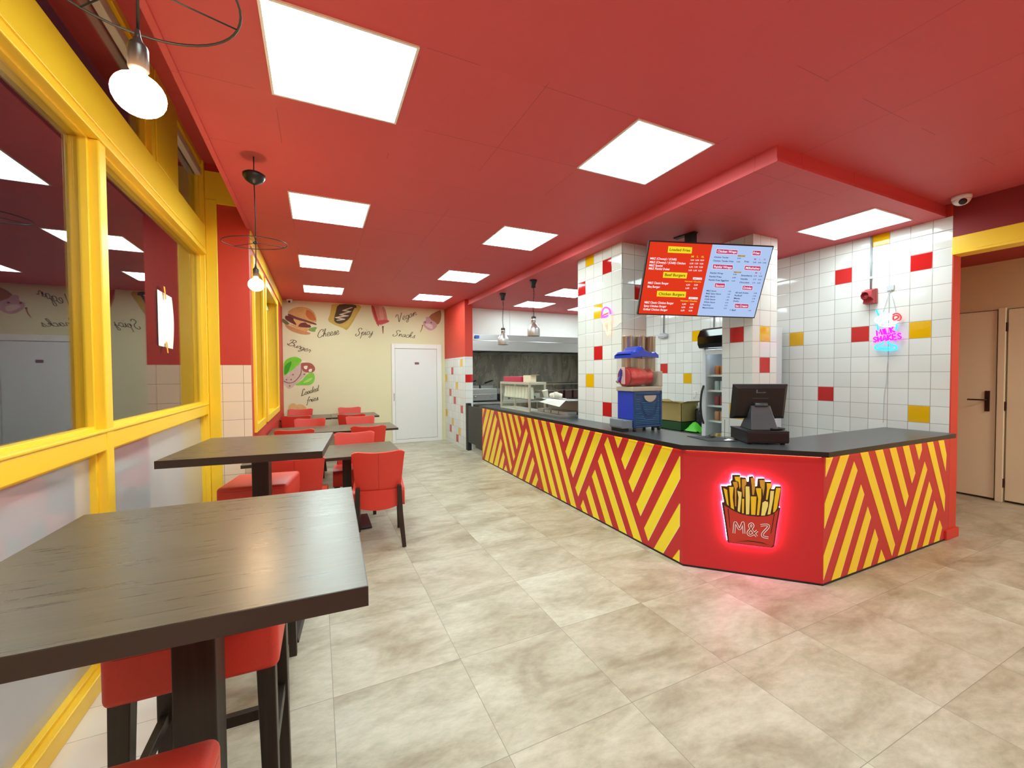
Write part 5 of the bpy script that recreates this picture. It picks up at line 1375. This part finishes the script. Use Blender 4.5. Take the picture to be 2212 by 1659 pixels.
for k in range(9):
    p = (2.80, 5.33+.105*k, 1.136)
    if k == 0:
        cup.location = p; cup['label'] = cl
    else:
        dup(cup, p, 0, cl)
m = MB(); m.box(2.74, 2.96, 5.53, 6.17, 1.38, 1.46, mat('magenta_box', 'b81a48', .35))
tag(obj('flat_box', m, bevel=.006), 'flat magenta box lying on the countertop cabinet', 'box')
m = MB(); m.prism([(2.76, 5.27, 1.38), (2.85, 5.27, 1.38), (2.85, 5.5, 1.38), (2.76, 5.5, 1.38)], (0, 0, .10), mat('cream_carton', 'e6dcc0', .5)); m.prism([(2.76, 5.27, 1.4801), (2.85, 5.27, 1.4801), (2.88, 5.22, 1.483), (2.78, 5.22, 1.483)], (0, 0, .003), MT['cream_carton'])
tag(obj('open_carton', m), 'small cream carton with open flap next to the magenta box', 'carton')
# topping display with curved glass
tp = thing('topping_display', 'low refrigerated topping display with curved glass beside the pillar', 'food display', (2.86, 4.75, ZW))
m = MB(); m.box(2.70, 3.02, 4.36, 5.16, ZW, ZW+.03, STEELD); m.box(2.98, 3.02, 4.36, 5.16, ZW+.03, 1.16, STEELD); m.box(2.80, 3.02, 4.36, 5.16, 1.155, 1.165, STEELD)
obj('base', m, tp, bevel=.003)
m = MB()
m.grid(lambda u, v: (2.71+.10*(1-math.cos(v*math.pi/2)), 4.37+.78*u, ZW+.03+.215*math.sin(v*math.pi/2)), 10, 10, GLASSC)
obj('curved_glass', m, tp)
m = MB()
for k in range(4):
    m.box(2.80, 2.96, 4.40+.19*k, 4.57+.19*k, ZW+.03, ZW+.07, STEEL)
obj('food_pans', m, tp, bevel=.004)
gg_ = tag(obj('glass_screen', MB().box(2.70, 2.706, 4.40, 5.20, 1.18, 1.40, GLASSC)), 'upright clear glass screen over the topping display', 'glass screen')
m = MB(); m.poly([(2.735, 4.98, 1.12), (2.735, 4.45, 1.085), (2.80, 4.40, 1.168), (2.80, 4.80, 1.168)], MT['white_paper'])
tag(obj('paper_sheet', m), 'white sheet of paper lying on the curved display glass', 'paper')
tb = thing('takeaway_cup', '', 'cup', (0, 0, 0), 0, 'white takeaway cups piled by the cabinet')
obj('cup', MB().lathe([(.028, 0), (.030, .004), (.042, .105), (.044, .108), (.040, .106), (.027, .008)], (0, 0, 0), MT['cup_white'], 18, False), tb, local=True)
tl_ = [((2.90, 5.06, 1.166), (0, -.25, 0), 'white takeaway cup tilted beside the cabinet end'), ((2.87, 4.9, 1.205), (1.45, .3, .4), 'white takeaway cup lying on its side in front of the grey stone'), ((2.93, 4.70, 1.205), (-1.4, .3, 1.2), 'white takeaway cup lying farthest right in the pile')]
for i, (p, r, l) in enumerate(tl_):
    o = tb if i == 0 else dup(tb, p, 0, l)
    o.location = p; o.rotation_euler = r; o['label'] = l
# ------------------------------------------------------------------ kitchen
hd = thing('extractor_hood', 'long stainless steel extractor hood over the kitchen line', 'extractor hood', (4.5, 8.7, 2))
m = MB()
m.prism([(2.83, 8.155, 2.335), (2.83, 8.155, 2.21), (2.83, 8.125, 2.20), (2.83, 8.125, 1.99), (2.83, 8.16, 1.985), (2.83, 8.16, 2.335)], (3.4, 0, 0), STEEL)
obj('front', m, hd)
m = MB(); m.box(2.83, 6.23, 8.16, 9.29, 2.30, 2.335, STEELD); m.box(2.83, 2.84, 8.16, 9.29, 1.985, 2.33, STEELD); m.box(6.22, 6.23, 8.16, 9.29, 1.985, 2.33, STEELD)
obj('canopy', m, hd)
DF = mat('filter_dark', '4a4a48', .35, .8)
for k in range(6):
    x0 = 2.86+.56*k
    m = MB()
    m.box(x0, x0+.50, 8.62, 9.28, 2.0, 2.012, DF)
    for q in range(9):
        y = 8.30+.105*q; zz = 2.13-.02*q
        m.box(x0, x0+.50, y, y+.045, zz, zz+.012, STEELD)
    obj('baffle_filter', m, hd)
obj('sticker', MB().box(2.97, 3.06, 8.121, 8.124, 2.245, 2.305, mat('blue_sticker', '2a6fd0', .4)), hd, label='small blue sticker')
tb2 = thing('steel_bench', 'long stainless kitchen bench along the grey stone wall', 'bench', (4.5, 8.9, 0))
m = MB(); m.box(2.84, 6.25, 8.45, 9.29, .845, .885, STEEL); obj('top', m, tb2, bevel=.004)
m = MB(); m.box(2.84, 6.25, 8.50, 9.29, .25, .29, STEELD); obj('shelf', m, tb2)
for x in (2.9, 3.9, 5.0, 6.15):
    for y in (8.5, 9.22):
        obj('leg', MB().box(x-.02, x+.02, y-.02, y+.02, 0, .845, STEELD), tb2)
fy = thing('deep_fryer', 'stainless countertop fryer with two knobs and black basket handles', 'fryer', (3.2, 8.85, .885))
m = MB(); m.box(2.86, 3.66, 8.62, 9.2, .92, 1.18, STEEL); m.box(2.86, 3.66, 8.61, 8.625, .92, 1.06, STEELD)
obj('body', m, fy, bevel=.006)
obj('black_base', MB().box(2.88, 3.64, 8.63, 9.18, .886, .92, BLACKM), fy)
for x in (3.14, 3.52):
    obj('knob', MB().lathe([(.03, 0), (.028, .02), (.014, .025), (.012, .04)], (x, 8.61, 1.01), CHROME, 16, True, (0, -1, 0)), fy)
for x in (3.02, 3.42):
    m = MB(); m.bar((x, 8.75, 1.30), (x+.14, 8.62, 1.36), .03, .03, BLACKM); m.tube([(x, 8.75, 1.30), (x-.02, 8.9, 1.24)], .006, STEELD)
    obj('basket_handle', m, fy, bevel=.004)
m = MB(); m.box(2.92, 3.28, 8.75, 9.1, 1.18, 1.25, STEELD); m.box(3.32, 3.62, 8.75, 9.1, 1.18, 1.25, STEELD); obj('basket', m, fy)
gr = thing('griddle', 'low stainless griddle on the kitchen bench, right of the fryer', 'griddle', (4.3, 8.85, .885))
m = MB(); m.box(3.80, 4.75, 8.6, 9.2, .886, 1.05, STEEL); obj('body', m, gr, bevel=.006)
obj('splash_guard', MB().box(3.80, 4.75, 9.14, 9.2, 1.05, 1.16, STEELD), gr)
for x in (3.95, 4.27, 4.6):
    obj('knob', MB().lathe([(.03, 0), (.028, .02), (.012, .035)], (x, 8.6, .96), BLACK, 16, True, (0, -1, 0)), gr)
pn = thing('steel_shelf', 'steel wall shelf with brown tubs at the right of the kitchen', 'shelf', (5.6, 9.1, 1.2))
m = MB(); m.box(4.85, 6.2, 8.95, 9.28, 1.26, 1.275, STEEL); m.box(4.85, 6.2, 8.95, 8.96, 1.235, 1.275, STEELD); obj('board', m, pn)
tubp = thing('food_tub', '', 'tub', (0, 0, 0), 0, 'brown food tubs on the kitchen bench')
obj('tub', MB().box(-.1, .1, -.12, .12, 0, .2, mat('brown_tub', '4d2f2a', .3)), tubp, local=True, bevel=.015)
obj('lid', MB().box(-.105, .105, -.125, .125, .2, .215, mat('tub_lid', '8e8280', .3)), tubp, local=True, bevel=.004)
for i, x in enumerate((4.95, 5.2, 5.45, 5.7, 5.95)):
    p = (x, 8.95, .886); l = 'dark brown lidded tub in the row under the kitchen shelf'
    if i == 0:
        tubp.location = p; tubp['label'] = l
    else:
        dup(tubp, p, 0, l)
# swing gate between pier and counter
gt = thing('swing_gate', 'low dark ribbed gate between the red pier and the striped counter', 'gate', (2.70, 7.4, 0))
GT = wood_mat('gate_grey', '2c2d2a', '45463f', .5, 1, .4)
obj('post', MB().box(2.66, 2.74, 7.74, 7.85, 0, .93, BLACKM), gt, bevel=.005)
obj('panel', MB().box(2.665, 2.69, 7.30, 7.74, .17, .885, GT), gt, bevel=.003)
obj('panel', MB().box(2.655, 2.68, 6.86, 7.29, .13, .885, GT), gt, bevel=.003)
m = MB()
for z in (.25, .8):
    m.lathe([(.012, -.04), (.012, .04)], (2.68, 7.295, z), STEELD, 10)
obj('hinge', m, gt)
# ------------------------------------------------------------------ drinks fridge behind the second pillar
FX, FX1, FY0, FY1, FZ = 4.42, 5.02, 3.13, 3.76, 2.03
fg = thing('drinks_fridge', 'tall glass-door drinks fridge with black canopy behind the tiled pillar', 'fridge', (4.7, 3.45, 0))
FWH = mat('fridge_white', 'd8dde2', .3)
m = MB(); m.box(FX+.03, FX1, FY0, FY0+.03, .05, FZ, FWH); m.box(FX+.03, FX1, FY1-.03, FY1, .05, FZ, FWH); m.box(FX1-.03, FX1, FY0+.03, FY1-.03, .051, FZ-.001, FWH); m.box(FX+.031, FX1-.03, FY0+.03, FY1-.03, .051, .35, FWH); m.box(FX+.031, FX1-.03, FY0+.03, FY1-.03, 1.79, FZ-.001, FWH)
obj('cabinet', m, fg, bevel=.004)
obj('base', MB().box(FX+.06, FX1-.03, FY0+.02, FY1-.02, 0, .05, BLACKM), fg)
m = MB()
m.box(FX, FX+.03, FY0, FY0+.055, .36, 1.785, FWH); m.box(FX, FX+.03, FY1-.055, FY1, .36, 1.785, FWH); m.box(FX, FX+.03, FY0+.055, FY1-.055, .36, .42, FWH); m.box(FX, FX+.03, FY0+.055, FY1-.055, 1.725, 1.785, FWH)
fdr = obj('door', m, fg, bevel=.004)
obj('door_glass', MB().box(FX+.012, FX+.016, FY0+.05, FY1-.05, .42, 1.73, GLASSC), fdr)
m = MB(); m.tube(smoothpts([(FX-.002, FY1-.03, .86), (FX-.035, FY1-.028, .95), (FX-.05, FY1-.026, 1.10), (FX-.035, FY1-.028, 1.25), (FX-.002, FY1-.03, 1.34)], 5), .013, BLACK, 10)
obj('door_handle', m, fdr)
m = MB()
pr = [(FX+.04, 1.80), (FX-.035, 1.81), (FX-.062, 1.86), (FX-.062, 1.95), (FX-.02, 2.03), (FX+.04, 2.06)]
m.prism([(x, FY0-.015, z) for x, z in pr], (0, FY1-FY0+.03, 0), GLOSSB)
obj('canopy', m, fg, bevel=.008)
shz = [.62, .90, 1.09, 1.28, 1.47]
for z in shz:
    m = MB(); m.box(FX+.07, FX1-.04, FY0+.03, FY1-.03, z-.008, z, WHITE); m.box(FX+.06, FX+.07, FY0+.03, FY1-.03, z-.018, z+.006, WHITE)
    obj('shelf', m, fg)
FLED = emis('fridge_led', (.72, .86, 1), 7)
m = MB(); m.box(FX+.05, FX+.08, FY0+.05, FY1-.05, 1.775, 1.786, FLED); m.box(FX+.035, FX+.045, FY0+.035, FY0+.045, .5, 1.7, FLED)
obj('interior_light', m, fg)
canp = thing('drink_can', '', 'drink can', (0, 0, 0))
obj('body', MB().lathe([(.022, 0), (.031, .006), (.031, .105), (.026, .115), (.025, .118)], (0, 0, 0), mat('can_orange', 'c8703a', .3), 16), canp, local=True)
obj('top', MB().lathe([(.0255, .1175), (.024, .114), (.001, .114)], (0, 0, 0), ALU, 16), canp, local=True)
kinds = {1.47: ('can_orange', 'c8703a', 'orange drink can on the top shelf of the glass fridge', 2), 1.28: ('can_clear', 'c9cfd0', 'pale drink can on the second shelf of the glass fridge', 1), 1.09: ('can_red', 'a83c44', 'red drink can on the third shelf of the glass fridge', 1),
         .90: ('can_peach', 'd89a70', 'peach drink can on the fourth shelf of the glass fridge', 1), .62: ('can_yellow', 'd9a848', 'yellow drink can on the lowest visible shelf of the glass fridge', 1)}
first = True
for z in (1.47, 1.28, 1.09, .90, .62):
    nm, cc, l, st_ = kinds[z]
    me = None
    for iy in range(6):
        for ix in range(2):
            p = (FX+.12+.075*ix, FY0+.09+.082*iy, z)
            if first:
                o = canp; o.location = p; o['label'] = l; o['group'] = l.replace('drink can', 'drink cans'); first = False
            else:
                o = dup(canp, p, 0, l, l.replace('drink can', 'drink cans'))
            b = [c for c in o.children if c.name.startswith('body')][0]
            if z != 1.47:
                if me is None:
                    me = b.data.copy(); me.materials[0] = mat(nm, cc, .3)
                b.data = me
# back bench with carton, crate, bag, jars
bb = thing('back_bench', 'low steel bench against the tiled wall behind the slush machine', 'bench', (4.75, 4.7, 0))
m = MB(); m.box(4.42, 5.09, 3.86, 5.45, .66, .70, STEELD); obj('top', m, bb, bevel=.003)
for x, y in ((4.46, 3.9), (5.05, 3.9), (4.46, 5.4), (5.05, 5.4)):
    obj('leg', MB().box(x-.02, x+.02, y-.02, y+.02, 0, .66, STEELD), bb)
m = MB(); GC = mat('dark_green_plastic', '1f4a22', .4)
m.box(4.5, 4.86, 4.16, 4.68, .70, .715, GC); m.box(4.5, 4.51, 4.16, 4.68, .70, .82, GC); m.box(4.85, 4.86, 4.16, 4.68, .70, .82, GC); m.box(4.5, 4.86, 4.16, 4.17, .70, .82, GC); m.box(4.5, 4.86, 4.67, 4.68, .70, .82, GC)
tag(obj('green_crate', m, bevel=.003), 'dark green crate under the cardboard box', 'crate')
bx = thing('cardboard_box', 'open brown cardboard box right of the slush machine', 'box', (4.68, 4.42, .82))
CB = mat('cardboard', 'a8925a', .75, vary=(20, .08))
m = MB(); a_, b_, c_, d_ = 4.52, 4.84, 4.18, 4.64
m.box(a_, b_, c_, d_, .822, .83, CB); m.box(a_, a_+.006, c_, d_, .822, 1.08, CB); m.box(b_-.006, b_, c_, d_, .822, 1.08, CB); m.box(a_, b_, c_, c_+.006, .822, 1.08, CB); m.box(a_, b_, d_-.006, d_, .822, 1.08, CB)
obj('walls', m, bx)
m = MB(); m.poly([(a_, c_, 1.08), (b_, c_, 1.08), (b_-.02, c_-.08, 1.115), (a_+.02, c_-.08, 1.115)], CB); m.poly([(a_, d_, 1.08), (b_, d_, 1.08), (b_-.02, d_+.06, 1.11), (a_+.02, d_+.06, 1.11)], CB); m.poly([(a_, c_, 1.08), (a_, d_, 1.08), (a_-.05, d_-.03, 1.10), (a_-.05, c_+.03, 1.10)], CB)
obj('flap', m, bx)
m = MB(); rr = random.Random(3)
m.grid(lambda u, v: (4.50+.22*u, 3.92+.2*v, .722+.11*math.sin(math.pi*min(u*1.05, 1))*math.sin(math.pi*v)+.02*math.sin(13*u+7*v)*math.sin(math.pi*u)), 12, 12, mat('lime_bag', '4fc41c', .45))
tag(obj('plastic_bag', m), 'bright lime green plastic bag on the bench by the fridge', 'bag')
for i, (y, x, h, l) in enumerate(((4.10, 4.78, .34, 'dark glass jar standing right behind the cardboard box'), (3.96, 4.80, .30, 'dark glass jar standing next to the fridge handle'))):
    t = thing('storage_jar', l, 'jar', (x, y, .70), 0, 'dark jars by the fridge')
    obj('body', MB().lathe([(.058, 0), (.062, .01), (.062, h-.06), (.045, h-.03)], (x, y, .70), mat('dark_jar', '2b2a2e', .12), 20), t)
    obj('lid', MB().lathe([(.05, h-.03), (.05, h), (.045, h+.004)], (x, y, .70), mat('jar_lid', 'c9c5be', .3), 20), t)
for i, (y, l) in enumerate(((4.44, 'small white coat hook on the tiles, left one above the cardboard box'), (4.27, 'small white coat hook on the tiles, right one nearer the fridge'))):
    t = thing('wall_hook', l, 'hook', (XR, y, 1.17), 0, 'white hooks above the cardboard box')
    m = MB(); m.box(XR-.006, XR, y-.045, y+.045, 1.215, 1.228, WHITE); m.tube(smoothpts([(XR-.006, y, 1.22), (XR-.02, y, 1.15), (XR-.045, y, 1.12), (XR-.05, y, 1.15)], 4), .006, WHITE, 8)
    obj('hook', m, t)
# junction boxes and conduits on the tiles, red call point
def jbox(y, z, ztop, l):
    t = thing('junction_box', l, 'junction box', (XR, y, z), 0, 'grey junction boxes on the tiled wall')
    m = MB(); m.box(XR-.05, XR, y-.05, y+.05, z-.035, z+.045, LIGHTG); m.lathe([(.03, -.085), (.03, .085)], (XR-.028, y, z), LIGHTG, 16, True, (0, 1, 0))
    obj('box', m, t, bevel=.006)
    m = MB(); m.tube([(XR-.012, y, z+.04), (XR-.012, y, ztop)], .0085, GREY, 10); obj('conduit', m, t)
jbox(5.07, 2.10, ZS, 'grey junction box with conduit above the slush machine')
jbox(4.13, 2.09, ZS, 'grey junction box with conduit just above the fridge canopy')
t = thing('alarm_sounder', 'red wall alarm sounder below a grey conduit', 'alarm', (XR, 2.30, 2.25))
RP = mat('alarm_red', 'a8323a', .35)
m = MB(); m.box(XR-.035, XR, 2.235, 2.335, 2.185, 2.335, RP); m.prism([(XR-.035, 2.24, 2.33), (XR-.085, 2.25, 2.31), (XR-.10, 2.25, 2.245), (XR-.06, 2.245, 2.225), (XR-.075, 2.245, 2.19), (XR-.035, 2.24, 2.185)], (0, .085, 0), RP)
obj('body', m, t, bevel=.005)
obj('horn', MB().lathe([(.015, 0), (.02, .01), (.034, .035)], (XR-.09, 2.292, 2.262), mat('alarm_dark', '7c2028', .3), 16, False, (-1, 0, 0)), t)
m = MB(); m.tube([(XR-.010, 2.292, 2.33), (XR-.010, 2.292, 2.80)], .0085, GREY, 10); m.box(XR-.022, XR, 2.28, 2.304, 2.44, 2.46, WHITE); m.tube([(XR-.010, 2.292, 2.80), (XR-.010, 2.292, ZS)], .0085, GREY, 10)
obj('conduit', m, t)
